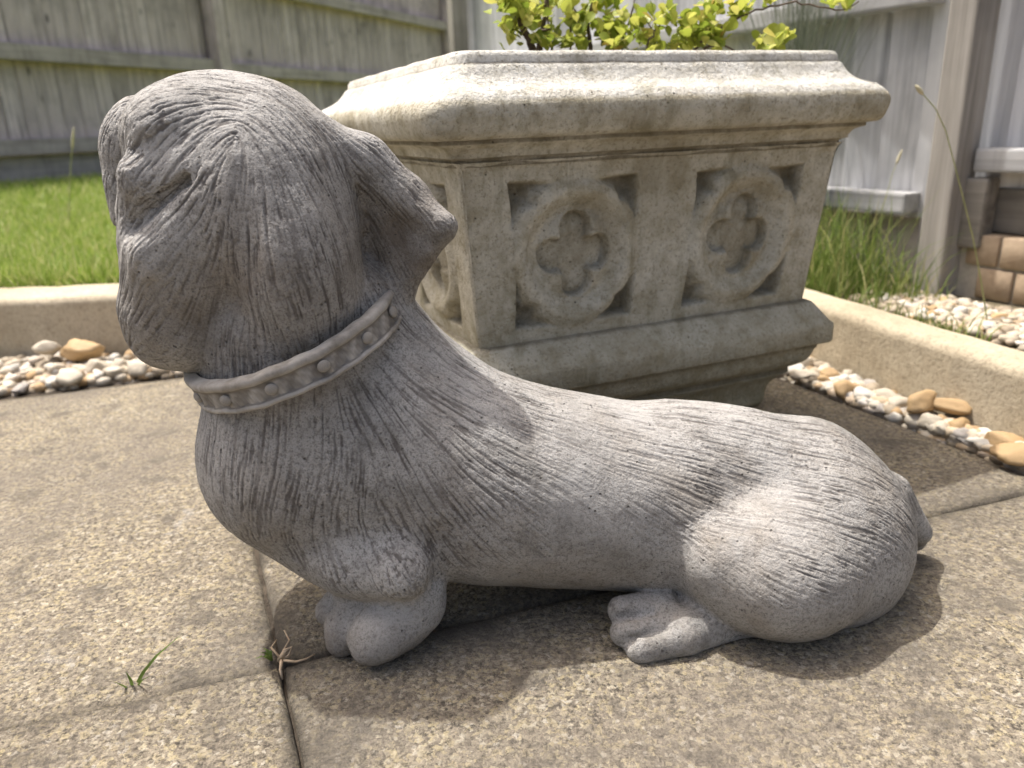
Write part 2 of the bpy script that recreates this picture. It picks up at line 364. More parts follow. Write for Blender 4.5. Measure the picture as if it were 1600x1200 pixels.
# ------------------------------------------------------------------ kerbs
def kerb(name, p0, p1, width, h, label, joints):
    p0 = np.array(p0); p1 = np.array(p1); L = np.linalg.norm(p1 - p0); d = (p1 - p0) / L
    root = empty(name, (p0[0], p0[1], 0), math.atan2(d[1], d[0])); tag(root, label, 'kerb')
    n = joints; ll = L / n; sg = 1 if width > 0 else -1; width = abs(width)
    for k in range(n):
        r = 0.012; prof = [(0, -0.05), (0, h - r)]
        for q in range(1, 6):
            a = math.pi / 2 * q / 6; prof.append((r - r * math.cos(a), h - r + r * math.sin(a)))
        prof += [(r, h), (width * 0.35, h), (width * 0.65, h), (width - r, h)]
        for q in range(1, 6):
            a = math.pi / 2 * q / 6; prof.append((width - r + r * math.sin(a), h - r + r * math.cos(a)))
        prof += [(width, h - r), (width, -0.05)]
        xs = np.linspace(k * ll + 0.002, (k + 1) * ll - 0.002, 60); V = []; m_ = len(prof)
        for x in xs:
            for (py, pz) in prof:
                wob = 0.0012 * math.sin(x * 31 + pz * 60) + 0.0010 * math.sin(x * 77 + py * 90 + k)
                V.append((x, py * sg + wob * .4, pz + (wob * .5 if pz > 0 else 0)))
        i = np.arange(len(xs) * m_).reshape(len(xs), m_)
        F = np.stack([i[:-1, :-1], i[1:, :-1], i[1:, 1:], i[:-1, 1:]], -1).reshape(-1, 4).tolist()
        F += [i[0].tolist(), i[-1].tolist()[::-1]]
        me = bpy.data.meshes.new('kerb_block'); me.from_pydata(V, [], F); me.update()
        bm = bmesh.new(); bm.from_mesh(me); bmesh.ops.recalc_face_normals(bm, faces=bm.faces[:]); bm.to_mesh(me); bm.free()
        link('kerb_block', me, KERB, root)
    return root
kerb('stone_kerb', (-2.1, KY), (0.332, KY), 0.105, KZ, 'long buff concrete kerb between the lawn and the pebbles', 2)
kp0, kp1 = KR(1.085), KR(0.0)
# its inner face looks towards the patio (left), the block lies to the right of the line
kerb('stone_kerb', kp1, kp0, -0.055, KRZ, 'buff concrete kerb running past the carved planter towards the fence post border', 1)

# ------------------------------------------------------------------ planter
PK_ = 0.91; PC = np.array([0.0684, 0.8695]) * PK_; PYAW = 0.40
planter = empty('stone_planter', (PC[0], PC[1], CAM_H * (1 - PK_)), PYAW); planter.scale = (PK_,) * 3
tag(planter, 'square cast stone garden planter carved with quatrefoil roundels, a shrub growing in it', 'planter')
def ring_loft(name, prof, mat, npc=6, side=48, cavf=None, close=True):
    """prof: list of (half width, z, corner radius); lofts rounded square rings"""
    V = []; cav = []
    for (a, z, r) in prof:
        pts = []
        cs = [(1, -1, -90), (1, 1, 0), (-1, 1, 90), (-1, -1, 180)]
        for ci, (sx, sy, a0) in enumerate(cs):
            for q in range(npc + 1):
                an = math.radians(a0 + 90 * q / npc); pts.append((sx * (a - r) + r * math.cos(an), sy * (a - r) + r * math.sin(an)))
            nx = cs[(ci + 1) % 4]; an = math.radians(nx[2])
            e = (nx[0] * (a - r) + r * math.cos(an), nx[1] * (a - r) + r * math.sin(an)); s0 = pts[-1]
            for q in range(1, side): pts.append((s0[0] + (e[0] - s0[0]) * q / side, s0[1] + (e[1] - s0[1]) * q / side))
        V += [(x, y, z) for x, y in pts]; n = len(pts)
    V = np.array(V)
    nn = 0.00035 * (np.sin(V[:, 0] * 71 + V[:, 2] * 90) + np.sin(V[:, 1] * 63 + V[:, 2] * 50 + 2) + np.sin(V[:, 0] * 137 - V[:, 1] * 111))
    rr = np.hypot(V[:, 0], V[:, 1]) + 1e-6
    V[:, 0] += V[:, 0] / rr * nn; V[:, 1] += V[:, 1] / rr * nn; V[:, 2] += nn * 0.35
    m_ = len(prof); i = np.arange(m_ * n).reshape(m_, n); ir = np.roll(i, -1, 1)
    F = np.stack([i[:-1], ir[:-1], ir[1:], i[1:]], -1).reshape(-1, 4)
    me = mesh_np(name, V, F)
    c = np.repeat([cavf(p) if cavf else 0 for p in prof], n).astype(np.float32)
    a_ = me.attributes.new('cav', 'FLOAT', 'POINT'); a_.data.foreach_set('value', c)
    cl_ = np.repeat([1.0 if (p[1] > 0.318) else 0.0 for p in prof], n).astype(np.float32)     # rain-washed pale upper rim
    b_ = me.attributes.new('clean', 'FLOAT', 'POINT'); b_.data.foreach_set('value', cl_)
    return link(name, me, mat, planter)
def arc(a0, z0, a1, z1, bulge, n, r0, r1):
    out = []
    for k in range(n + 1):
        t = k / n; nx, nz = (z1 - z0), -(a1 - a0); b = bulge * math.sin(math.pi * t)
        L = math.hypot(nx, nz); out.append((a0 + (a1 - a0) * t + nx / L * b, z0 + (z1 - z0) * t + nz / L * b, r0 + (r1 - r0) * t))
    return out
zt = 0.353
# rim: soffit moulding -> fat torus -> cove up to the inner lip -> inside wall
rim = [(0.188, 0.268, .012), (0.196, 0.2685, .012), (0.1965, 0.274, .012), (0.199, 0.2755, .012), (0.202, 0.276, .012)]
rim += arc(0.202, 0.2775, 0.211, 0.2855, -0.002, 5, .013, .014)
rim += [(0.2125, 0.2865, .014), (0.2125, 0.2890, .014)]
rim += arc(0.2135, 0.2895, 0.2265, 0.2985, 0.0035, 6, .014, .02)[1:]
rim += arc(0.2265, 0.2985, 0.2195, 0.3235, 0.0055, 8, .02, .026)[1:]
rim += arc(0.2195, 0.3235, 0.196, 0.3425, -0.0035, 8, .026, .022)[1:]
rim += [(0.1945, 0.3432, .021), (0.1938, 0.3440, .021), (0.1930, 0.3452, .02), (0.1925, 0.3490, .02), (0.1905, 0.3520, .02), (0.187, zt, .019), (0.170, zt, .018), (0.165, 0.350, .018), (0.163, 0.30, .018)]
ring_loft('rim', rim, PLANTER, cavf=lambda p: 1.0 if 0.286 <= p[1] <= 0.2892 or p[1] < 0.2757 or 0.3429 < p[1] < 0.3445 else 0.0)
a1, z1b, a0b, z0b = 0.1937, 0.272, 0.1795, 0.1135
# plinth
pl = [(0.176, 0.1185, .008), (0.1835, 0.1175, .008), (0.1875, 0.1155, .008), (0.2005, 0.0975, .007), (0.2030, 0.0950, .007), (0.2035, 0.0925, .007), (0.2035, 0.0770, .007), (0.2020, 0.0750, .007)]
pl += [(0.196, 0.0735, .008), (0.194, 0.0725, .009), (0.1935, 0.068, .009)] + arc(0.1925, 0.067, 0.178, 0.0465, -0.004, 8, .01, .014)
pl += [(0.177, 0.0455, .014), (0.177, 0.041, .014)] + arc(0.178, 0.040, 0.163, 0.006, 0.006, 8, .016, .02) + [(0.160, 0.0, .02), (0.02, 0.0, .005)]
ring_loft('foot', [(0.148, 0.004, .015), (0.150, -0.006, .015), (0.150, -0.0296, .015), (0.02, -0.0296, .005)], PLANTER, cavf=lambda p: 0.6)
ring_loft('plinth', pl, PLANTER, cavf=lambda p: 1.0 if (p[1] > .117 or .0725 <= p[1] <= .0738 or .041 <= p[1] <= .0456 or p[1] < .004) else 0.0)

def ss(a, b, x): t = np.clip((x - a) / (b - a), 0, 1); return t * t * (3 - 2 * t)
def relief(U, Vv):
    """U in -1..1 across, Vv height fraction; returns depth (m, negative = recessed) and grime, in metres on the face"""
    W = U * 0.182; Zc = (Vv - 0.5) * 0.158
    W = W + 0.0012 * np.sin(Zc * 90 + 1) + 0.0008 * np.sin(W * 120); Zc = Zc + 0.0012 * np.sin(W * 60 + .6)
    d = np.zeros_like(W); cv = np.zeros_like(W)
    for cx in (-0.0865, 0.0865):
        x = (W - cx) * 1.08; z = Zc + 0.001
        half = 0.0615
        sq = np.maximum(np.abs(x), np.abs(z)) - half                 # square sinking
        an = np.arctan2(z, x); r = np.hypot(x, z)
        R = 0.0660 - 0.0026 * np.abs(np.cos(2 * an)) ** 6 * 0 + 0.0012 * np.sin(3 * an + 1)
        # shallow notches where the roundel is broken into four foils
        R = R - 0.0045 * np.exp(-((np.abs(((an - math.pi / 4) % (math.pi / 2)) - 0.0)) / 0.085) ** 2) - 0.0045 * np.exp(-((math.pi / 2 - ((an - math.pi / 4) % (math.pi / 2))) / 0.085) ** 2)
        spand = ss(0.0015, -0.0025, sq) * ss(-0.003, 0.0015, r - R)
        deep = 0.004 + 0.011 * ss(0.000, 0.018, r - R + 0.004)
        d -= spand * deep; cv = np.maximum(cv, spand * ss(0.0, 0.006, r - R + 0.001))
        disc = ss(0.0015, -0.004, r - R)
        # dished face of the roundel: proud roll at the rim, sinking towards the quatrefoil
        d += disc * (0.0042 * np.exp(-((r - 0.055) / 0.008) ** 2) - 0.0046 * np.exp(-((r - 0.040) / 0.008) ** 2))
        # quatrefoil sinking with four lobes
        lobe = np.full_like(r, 1.0)
        for k in range(4):
            lx, lz = 0.0222 * math.cos(k * math.pi / 2), 0.0222 * math.sin(k * math.pi / 2)
            lobe = np.minimum(lobe, np.hypot(x - lx, z - lz) - 0.0150)
        lobe = np.minimum(lobe, np.maximum(np.abs(x), np.abs(z)) - 0.0150)
        qf = ss(0.0012, -0.0016, lobe)
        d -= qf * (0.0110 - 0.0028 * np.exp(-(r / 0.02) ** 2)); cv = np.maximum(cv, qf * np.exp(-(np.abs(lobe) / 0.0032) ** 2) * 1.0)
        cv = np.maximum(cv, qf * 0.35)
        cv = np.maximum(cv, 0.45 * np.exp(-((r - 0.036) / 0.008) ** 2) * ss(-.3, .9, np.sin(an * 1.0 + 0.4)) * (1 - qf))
    return d, cv
nu, nv = 250, 110
Ug, Vg = np.meshgrid(np.linspace(-1, 1, nu), np.linspace(0, 1, nv), indexing='ij')
dep, cv = relief(Ug, Vg)
dep = dep + 0.0006 * fbm2(Ug * .18, Vg * .16, 3, 60)
rc = 0.010
corner = np.clip(1 - np.abs(Ug), 0, 1) * 0.18
edge_drop = 0.0028 * np.exp(-corner / 0.0030)
half = a0b + (a1 - a0b) * Vg + 0.0035 * np.exp(-(1 - Vg) / 0.03)
FX = Ug * (half - 0.0009); FY = -(half + dep - edge_drop); FZ = z0b + (z1b - z0b) * Vg
Vf = np.stack([FX, FY, FZ], -1).reshape(-1, 3); i = np.arange(nu * nv).reshape(nu, nv)
Ff = np.stack([i[:-1, :-1], i[1:, :-1], i[1:, 1:], i[:-1, 1:]], -1).reshape(-1, 4)
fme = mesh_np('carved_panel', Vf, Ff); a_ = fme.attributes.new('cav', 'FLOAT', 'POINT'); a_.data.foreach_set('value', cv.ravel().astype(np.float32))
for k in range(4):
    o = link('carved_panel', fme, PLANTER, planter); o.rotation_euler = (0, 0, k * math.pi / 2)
n = 24; gx, gy = np.meshgrid(np.linspace(-0.1645, 0.1645, n), np.linspace(-0.1645, 0.1645, n), indexing='ij')
gz = 0.318 + 0.006 * fbm2(gx, gy, 4, 40); i = np.arange(n * n).reshape(n, n)
link('soil', mesh_np('soil', np.stack([gx, gy, gz], -1).reshape(-1, 3), np.stack([i[:-1, :-1], i[1:, :-1], i[1:, 1:], i[:-1, 1:]], -1).reshape(-1, 4)), SOIL, planter)

# ------------------------------------------------------------------ dog statue (signed distance shapes -> one continuous skin)
YC = 0.455
YO = 0.0
PR = []           # (fn, k, lo, hi)
def _add(fn, k, c, R, op='u'): PR.append((fn, k, np.asarray(c), R, op))
def ell(u, v, Y, ru, rv, ry, ang=0, k=0.012, op='u', tilt=0):
    """ellipsoid, centre on the pixel's ray at distance Y; ru rv in photo pixels, ry metres, ang turns it in the picture plane"""
    c = at(u, v, Y + YO); s = depth(c) / FPX; ax = np.array([ru * s, ry, rv * s]); a = math.radians(ang)
    ca, sa = math.cos(a), math.sin(a); ct, st = math.cos(math.radians(tilt)), math.sin(math.radians(tilt))
    def fn(X, Yy, Z):
        x = X - c[0]; y = Yy - c[1]; z = Z - c[2]
        x, z = ca * x - sa * z, sa * x + ca * z
        y, z = ct * y - st * z, st * y + ct * z
        q0 = (x / ax[0]) ** 2 + (y / ax[1]) ** 2 + (z / ax[2]) ** 2
        q1 = (x / ax[0] ** 2) ** 2 + (y / ax[1] ** 2) ** 2 + (z / ax[2] ** 2) ** 2
        k0 = np.sqrt(q0); return k0 * (k0 - 1) / (np.sqrt(q1) + 1e-6)
    _add(fn, k, c, max(ax), op)
def cap(pa, pb, ra, rb, k=0.012, op='u'):
    """tapered limb between two (u, v, Y); radii in photo pixels"""
    a = at(pa[0], pa[1], pa[2] + YO); b = at(pb[0], pb[1], pb[2] + YO); r1 = ra * depth(a) / FPX; r2 = rb * depth(b) / FPX; d = b - a; L2 = d @ d
    def fn(X, Y, Z):
        t = np.clip(((X - a[0]) * d[0] + (Y - a[1]) * d[1] + (Z - a[2]) * d[2]) / L2, 0, 1)
        return np.sqrt((X - a[0] - t * d[0]) ** 2 + (Y - a[1] - t * d[1]) ** 2 + (Z - a[2] - t * d[2]) ** 2) - (r1 + (r2 - r1) * t)
    _add(fn, k, (a + b) / 2, math.sqrt(L2) / 2 + max(r1, r2), op)
def tri(p0, p1, p2, th, k=0.008, op='u'):
    a, b, c = at(*p0), at(*p1), at(*p2); r = th
    def fn(X, Y, Z):
        P = np.stack([X, Y, Z], -1); ab, bc, ca = b - a, c - b, a - c; pa, pb, pc = P - a, P - b, P - c; nn = np.cross(ab, a - c) * -1
        nn = np.cross(ab, c - a)
        s = np.sign(pa @ np.cross(nn, ab)) + np.sign(pb @ np.cross(nn, bc)) + np.sign(pc @ np.cross(nn, ca))
        def seg(p, e):
            t = np.clip(p @ e / (e @ e), 0, 1); q = p - t[..., None] * e; return (q * q).sum(-1)
        d2 = np.minimum(np.minimum(seg(pa, ab), seg(pb, bc)), seg(pc, ca)); pl = (pa @ nn) ** 2 / (nn @ nn)
        return np.sqrt(np.where(s >= 2, pl, d2)) - r
    c0 = (a + b + c) / 3; _add(fn, k, c0, max(np.linalg.norm(q - c0) for q in (a, b, c)) + r, op)

# --- torso
ell(482, 705, .452, 160, 150, .070, 0, .0)                       # chest
ell(600, 700, .455, 165, 185, .066, 0, .02)                      # shoulder mass
ell(528, 792, .448, 108, 98, .056, 28, .02)                     # brisket
cap((790, 752, YC), (1010, 778, YC), 158, 144, .030)             # barrel
ell(690, 728, .455, 150, 170, .066, 0, .03)
ell(1110, 785, .462, 165, 148, .056, 10, .03)                    # loin
ell(1246, 824, .460, 166, 158, .076, 20, .02)                    # rump
cap((1050, 700, YC + .01), (1250, 745, YC + .01), 62, 88, .03)
ell(1196, 862, .424, 156, 118, .064, 14, .011)
ell(1110, 855, .410, 62, 72, .034, 0, .014)                   # near haunch
ell(1205, 850, .495, 150, 118, .055, 14, .010)                   # far haunch
cap((1398, 768, .462), (1436, 830, .464), 24, 19, .016)          # tail stump
cap((1438, 832, .468), (1434, 852, .472), 17, 10, .006)
# --- neck
cap((520, 690, .452), (462, 520, .452), 168, 150, .03)
cap((640, 600, .462), (560, 480, .462), 82, 74, .035)            # nape
# --- front legs
ell(580, 862, .408, 96, 66, .034, 8, .026)                       # near upper arm
ell(630, 884, .389, 50, 46, .023, 0, .014)                       # elbow
cap((645, 920, .398), (625, 968, .392), 50, 44, .008)            # wrist
cap((648, 945, .398), (592, 992, .382), 48, 42, .010)           # outer toe
cap((592, 992, .382), (578, 1004, .379), 40, 34, .008)
cap((590, 935, .404), (538, 985, .394), 36, 33, .002)            # second toe
cap((538, 985, .394), (534, 1000, .392), 32, 26, .003)
cap((545, 930, .414), (515, 955, .408), 30, 24, .002)            # third toe
cap((570, 900, .415), (610, 950, .408), 52, 42, .010)
ell(560, 868, .515, 92, 62, .034, 8, .012)                       # far arm
cap((620, 880, .520), (560, 905, .520), 44, 32, .010)
cap((560, 905, .520), (530, 916, .520), 30, 25, .008)
# --- hind feet
cap((1185, 970, .402), (1065, 988, .388), 24, 38, .005)          # near foot
cap((1065, 992, .385), (1004, 1009, .378), 34, 29, .006)         # outer toe
cap((1120, 925, .412), (1090, 965, .402), 44, 36, .012)
cap((1042, 968, .394), (976, 986, .386), 30, 25, .0015)          # middle toe
cap((1036, 948, .404), (970, 953, .398), 27, 23, .0015)          # inner toe
cap((1078, 768, .385), (1040, 850, .384), 12, 14, .020, 's')     # hollow before the haunch
cap((1040, 850, .384), (1052, 918, .392), 14, 10, .016, 's')
cap((694, 838, .385), (690, 905, .384), 9, 11, .014, 's')        # behind the elbow
cap((1040, 982, .379), (972, 1008, .376), 6, 8, .006, 's')       # clefts between the toes
cap((1025, 958, .390), (950, 970, .388), 6, 8, .006, 's')
cap((566, 985, .381), (552, 1024, .377), 5, 8, .007, 's')
cap((548, 945, .399), (512, 995, .392), 5, 7, .006, 's')
cap((1180, 962, .43), (1340, 952, .44), 30, 34, .008)            # hock under the rump
ell(1290, 945, .45, 110, 40, .055, 0, .010)
cap((1150, 925, .52), (1050, 915, .525), 30, 34, .010)
cap((1050, 915, .525), (1000, 918, .525), 32, 26, .006)
BODY = PR; PR = []
YO = 0.008
# --- head
ell(378, 300, .455, 158, 172, .070, 0, .0)                       # skull
ell(440, 330, .440, 122, 188, .060, -6, .018)                    # back of skull
ell(330, 395, .445, 122, 150, .060, 0, .020)                     # cheek
ell(300, 480, .440, 92, 98, .046, -10, .016)                     # jaw
ell(268, 505, .445, 58, 66, .034, 12, .014)
ell(325, 505, .428, 62, 62, .030, 0, .018)
ell(466, 410, .418, 96, 172, .044, -5, .0055)                    # hanging near ear flap
ell(455, 500, .440, 110, 85, .052, 0, .018)
ell(300, 190, .445, 92, 62, .05, -15, .02)
ell(216, 228, .472, 52, 78, .026, 20, .0045)                     # far brow
cap((190, 285, .458), (194, 340, .456), 26, 20, .008)            # tip of the far flap
cap((326, 200, .416), (232, 278, .404), 40, 42, .006)           # near brow
cap((226, 292, .410), (206, 330, .418), 38, 22, .006)
cap((325, 352, .402), (244, 398, .397), 46, 40, .010)           # muzzle ridge
cap((242, 405, .398), (213, 446, .412), 34, 18, .006)
cap((222, 372, .408), (213, 446, .412), 24, 18, .005)
ell(258, 468, .438, 58, 52, .034, -25, .010)
cap((300, 282, .392), (203, 356, .398), 9, 12, .012, 's')      # eye hollow under the brow
cap((240, 172, .425), (182, 275, .430), 7, 7, .008, 's')        # cleft between the brows
cap((372, 275, .378), (385, 440, .374), 9, 11, .012, 's')       # edge of the hanging flap
# ear flying back
cap((500, 230, .440), (570, 252, .446), 42, 38, .014)
cap((570, 252, .446), (636, 309, .446), 38, 33, .010)
cap((636, 309, .446), (690, 356, .440), 33, 22, .008)
tri((520, 240, .456), (692, 354, .444), (600, 330, .468), .0075, .006)
tri((600, 330, .462), (694, 354, .444), (630, 450, .456), .0070, .006)
tri((545, 260, .458), (600, 330, .456), (590, 430, .470), .0080, .008)
tri((600, 330, .458), (630, 455, .456), (590, 430, .470), .0080, .006)
tri((550, 280, .458), (552, 430, .474), (600, 360, .466), .0080, .008)
HEAD = PR; PR = []

Hh = 0.0023
lo = np.array([-0.262, 0.345, -0.006]); hi = np.array([0.305, 0.575, 0.350])
dims = np.ceil((hi - lo) / Hh).astype(int)
ax = [lo[k] + Hh * np.arange(dims[k]) for k in range(3)]
def field(prims):
    D = np.full(dims, 1.0, np.float32)
    for fn, k, c, R, op in prims:
        pad = max(0.03, k * 1.5)
        i0 = np.clip(((c - R - pad - lo) / Hh).astype(int), 0, dims); i1 = np.clip(((c + R + pad - lo) / Hh).astype(int) + 1, 0, dims)
        if (i1 <= i0).any(): continue
        sl = tuple(slice(i0[q], i1[q]) for q in range(3))
        X, Y, Z = np.meshgrid(ax[0][sl[0]], ax[1][sl[1]], ax[2][sl[2]], indexing='ij')
        d = fn(X, Y, Z).astype(np.float32); a = D[sl]
        if op == 's':
            h = np.maximum(k - np.abs(a + d), 0) / k; D[sl] = np.maximum(a, -d) + h * h * h * k / 6
        elif k <= 0: D[sl] = np.minimum(a, d)
        else:
            h = np.maximum(k - np.abs(a - d), 0) / k; D[sl] = np.minimum(a, d) - h * h * h * k / 6
    return D
def smin(a, b, k):
    h = np.maximum(k - np.abs(a - b), 0) / k; return np.minimum(a, b) - h * h * h * k / 6
D = smin(field(BODY), field(HEAD), 0.006)
zz = ax[2][None, None, :]
D = np.maximum(D, (0.0002 - zz)).astype(np.float32)              # flat underside on the slab
def surface_nets(D):
    s = D < 0; nx, ny, nz = D.shape
    cnt = np.zeros((nx - 1, ny - 1, nz - 1), np.int8)
    for dx in (0, 1):
        for dy in (0, 1):
            for dz in (0, 1): cnt += s[dx:nx - 1 + dx, dy:ny - 1 + dy, dz:nz - 1 + dz]
    act = (cnt > 0) & (cnt < 8); idx = -np.ones(act.shape, np.int64); I = np.argwhere(act); idx[act] = np.arange(len(I))
    acc = np.zeros((len(I), 3)); num = np.zeros(len(I))
    cs = [(a, b, c) for a in (0, 1) for b in (0, 1) for c in (0, 1)]
    for p in cs:
        for q in range(3):
            if p[q]: continue
            r = list(p); r[q] = 1; r = tuple(r)
            a = D[I[:, 0] + p[0], I[:, 1] + p[1], I[:, 2] + p[2]]; b = D[I[:, 0] + r[0], I[:, 1] + r[1], I[:, 2] + r[2]]
            m_ = (a < 0) != (b < 0); t = np.where(m_, a / np.where(m_, a - b, 1), 0)
            pos = np.array(p, float)[None] + 0; pos = np.repeat(pos, len(I), 0); pos[:, q] += t
            acc[m_] += pos[m_]; num[m_] += 1
    V = lo + Hh * (I + acc / num[:, None]); Fs = []
    for q in range(3):
        sl0 = [slice(None)] * 3; sl1 = [slice(None)] * 3; sl0[q] = slice(0, -1); sl1[q] = slice(1, None)
        a = s[tuple(sl0)]; b = s[tuple(sl1)]; E = np.argwhere(a != b); fl = a[tuple(E.T)]
        o1, o2 = [(1, 2), (2, 0), (0, 1)][q]
        ok = (E[:, o1] > 0) & (E[:, o2] > 0) & (E[:, o1] < D.shape[o1] - 1) & (E[:, o2] < D.shape[o2] - 1); E = E[ok]; fl = fl[ok]
        def at_(d1, d2):
            e = E.copy(); e[:, o1] += d1; e[:, o2] += d2; return idx[e[:, 0], e[:, 1], e[:, 2]]
        Q = np.stack([at_(-1, -1), at_(0, -1), at_(0, 0), at_(-1, 0)], -1); Q[~fl] = Q[~fl][:, ::-1]; Fs.append(Q)
    return V, np.concatenate(Fs)
V, F = surface_nets(D)
dme = mesh_np('dog_low', V, F)
tmp = bpy.data.objects.new('dog_tmp', dme); COL.objects.link(tmp)
md = tmp.modifiers.new('s', 'SMOOTH'); md.factor = 0.5; md.iterations = 2
md = tmp.modifiers.new('ss', 'SUBSURF'); md.levels = 2; md.render_levels = 2
dg = bpy.context.evaluated_depsgraph_get()
bme = bpy.data.meshes.new_from_object(tmp.evaluated_get(dg))
bpy.data.objects.remove(tmp); bpy.data.meshes.remove(dme)
nvt = len(bme.vertices); P = np.empty(nvt * 3, np.float32); bme.vertices.foreach_get('co', P); P = P.reshape(-1, 3).astype(np.float64)
N = np.empty(nvt * 3, np.float32); bme.vertex_normals.foreach_get('vector', N); N = N.reshape(-1, 3).astype(np.float64)
# hair flow: direction at a few places, blended (angle doubling), then followed to drag the grooves out
FLOW = [(640, 560, 50), (600, 620, 68), (700, 600, 38), (780, 620, 25), (520, 620, 98), (440, 640, 95), (350, 680, 92), (480, 720, 112), (420, 760, 108), (560, 700, 108),
        (660, 700, 72), (700, 680, 55), (720, 760, 58), (780, 700, 38), (360, 760, 75), (450, 830, 72), (520, 850, 70), (600, 830, 65), (660, 820, 68), (850, 680, 28), (900, 760, 42), (820, 840, 50),
        (1000, 700, 20), (1000, 780, 38), (950, 860, 55), (1100, 680, 16), (1200, 680, 16), (1300, 720, 28), (1120, 800, 35), (1200, 800, 26), (1300, 820, 18), (1250, 880, 18), (1150, 880, 30), (1380, 800, 38), (1400, 880, 80), (1250, 960, -6), (1350, 950, -30),
        (380, 150, 20), (450, 190, 55), (320, 170, 160), (520, 260, 68), (480, 340, 84), (440, 420, 90), (500, 460, 82), (540, 430, 70), (400, 300, 98), (380, 480, 100), (400, 540, 92),
        (340, 220, 130), (280, 230, 140), (220, 290, 118), (260, 330, 145), (310, 330, 142), (340, 420, 118), (280, 420, 145), (230, 380, 135), (300, 500, 135), (260, 540, 150), (350, 540, 108), (180, 230, 100), (200, 180, 150), (200, 440, 140), (330, 280, 132),
        (560, 220, 35), (620, 260, 42), (660, 310, 50), (600, 330, 60), (650, 390, 60), (600, 960, 130), (1050, 990, -15)]
fp = np.array([at(u, v, .43) for u, v, a in FLOW])[:, [0, 2]]; fa = np.radians([-a for u, v, a in FLOW])
FS = np.cos(2 * fa); FN = np.sin(2 * fa)
def flow(px, pz):
    sx = np.zeros_like(px); sn = np.zeros_like(px)
    for k in range(len(fp)):
        wgt = 1 / (((px - fp[k, 0]) ** 2 + (pz - fp[k, 1]) ** 2) + 2.5e-4) ** 2
        sx += wgt * FS[k]; sn += wgt * FN[k]
    return 0.5 * np.arctan2(sn, sx)
TB = rng.random((64, 64, 64)).astype(np.float32)
def vnoise(Q, cell):
    q = Q / cell; i = np.floor(q).astype(np.int64); f_ = (q - i).astype(np.float32); out = 0
    for a in (0, 1):
        wa = f_[:, 0] if a else 1 - f_[:, 0]
        for b in (0, 1):
            wb = f_[:, 1] if b else 1 - f_[:, 1]
            for c in (0, 1):
                wc = f_[:, 2] if c else 1 - f_[:, 2]
                out = out + wa * wb * wc * TB[(i[:, 0] + a) & 63, (i[:, 1] + b) & 63, (i[:, 2] + c) & 63]
    return out
# flow angle on a coarse 2-D lattice, looked up bilinearly
gx = np.linspace(-0.27, 0.31, 150); gz = np.linspace(-0.02, 0.36, 100); GX, GZ = np.meshgrid(gx, gz, indexing='ij'); TH = flow(GX.ravel(), GZ.ravel()).reshape(GX.shape)
C2, S2 = np.cos(2 * TH), np.sin(2 * TH)
def look(px, pz):
    a = np.clip((px - gx[0]) / (gx[1] - gx[0]), 0, 148.99); b = np.clip((pz - gz[0]) / (gz[1] - gz[0]), 0, 98.99)
    i = a.astype(int); j = b.astype(int); fa_, fb_ = a - i, b - j
    L = lambda T: (T[i, j] * (1 - fa_) + T[i + 1, j] * fa_) * (1 - fb_) + (T[i, j + 1] * (1 - fa_) + T[i + 1, j + 1] * fa_) * fb_
    return 0.5 * np.arctan2(L(S2), L(C2))
def direction(Q, Nn, prev=None):
    th = look(Q[:, 0], Q[:, 2]); d = np.stack([np.cos(th), np.zeros_like(th), np.sin(th)], -1)
    d -= (d * Nn).sum(-1, keepdims=True) * Nn; d /= np.linalg.norm(d, axis=1, keepdims=True) + 1e-6
    if prev is not None: d *= np.sign((d * prev).sum(-1, keepdims=True) + 1e-9)
    return d
def lic(cell, step, ns, P=P, N=N):
    tot = vnoise(P, cell); d0 = direction(P, N)
    for sgn in (1, -1):
        Q = P.copy(); d = d0 * sgn
        for s in range(ns):
            Q = Q + d * step; tot = tot + vnoise(Q, cell); d = direction(Q, N, d) if s % 3 == 2 else d
    tot = tot / (2 * ns + 1); tot = (tot - tot.mean()) / tot.std(); return tot
A = lic(0.00092, 0.00085, 13)
mod = vnoise(P + 5, 0.011); mod2 = vnoise(P + 9, 0.03)
# carving is faint on the belly, paws and lower haunch
U = P[:, 0]; Zz = P[:, 2]
amp = np.clip((Zz - 0.030) / 0.03, 0.06, 1) * np.clip(0.62 + 0.9 * (mod - 0.4), 0.3, 1.1)
def patch(u, v, r, val):
    c = at(u, v, .42); q = ((U - c[0]) ** 2 + (Zz - c[2]) ** 2) / r ** 2; return (val - 1) * np.exp(-q)
amp *= 1 + patch(900, 860, .05, .25) + patch(1020, 880, .03, .3) + patch(650, 400, .022, .35) + patch(920, 730, .035, .5) + patch(1180, 770, .02, .45) + patch(1080, 860, .022, .4) + patch(270, 400, .020, .5) + patch(300, 540, .018, .6)
low = (Zz < 0.055) & (P[:, 1] < .42); amp = np.where((Zz < 0.032), amp * 0.3, amp)
gro = 1 / (1 + np.exp(-(-A - 0.62) * 3.6))          # narrow cut lines
rid = np.tanh(A * 0.8)
disp = amp * (-0.00050 * gro + 0.00022 * rid) + 0.0010 * (vnoise(P, 0.016) - .5) + 0.00045 * (vnoise(P + 3, 0.005) - .5)
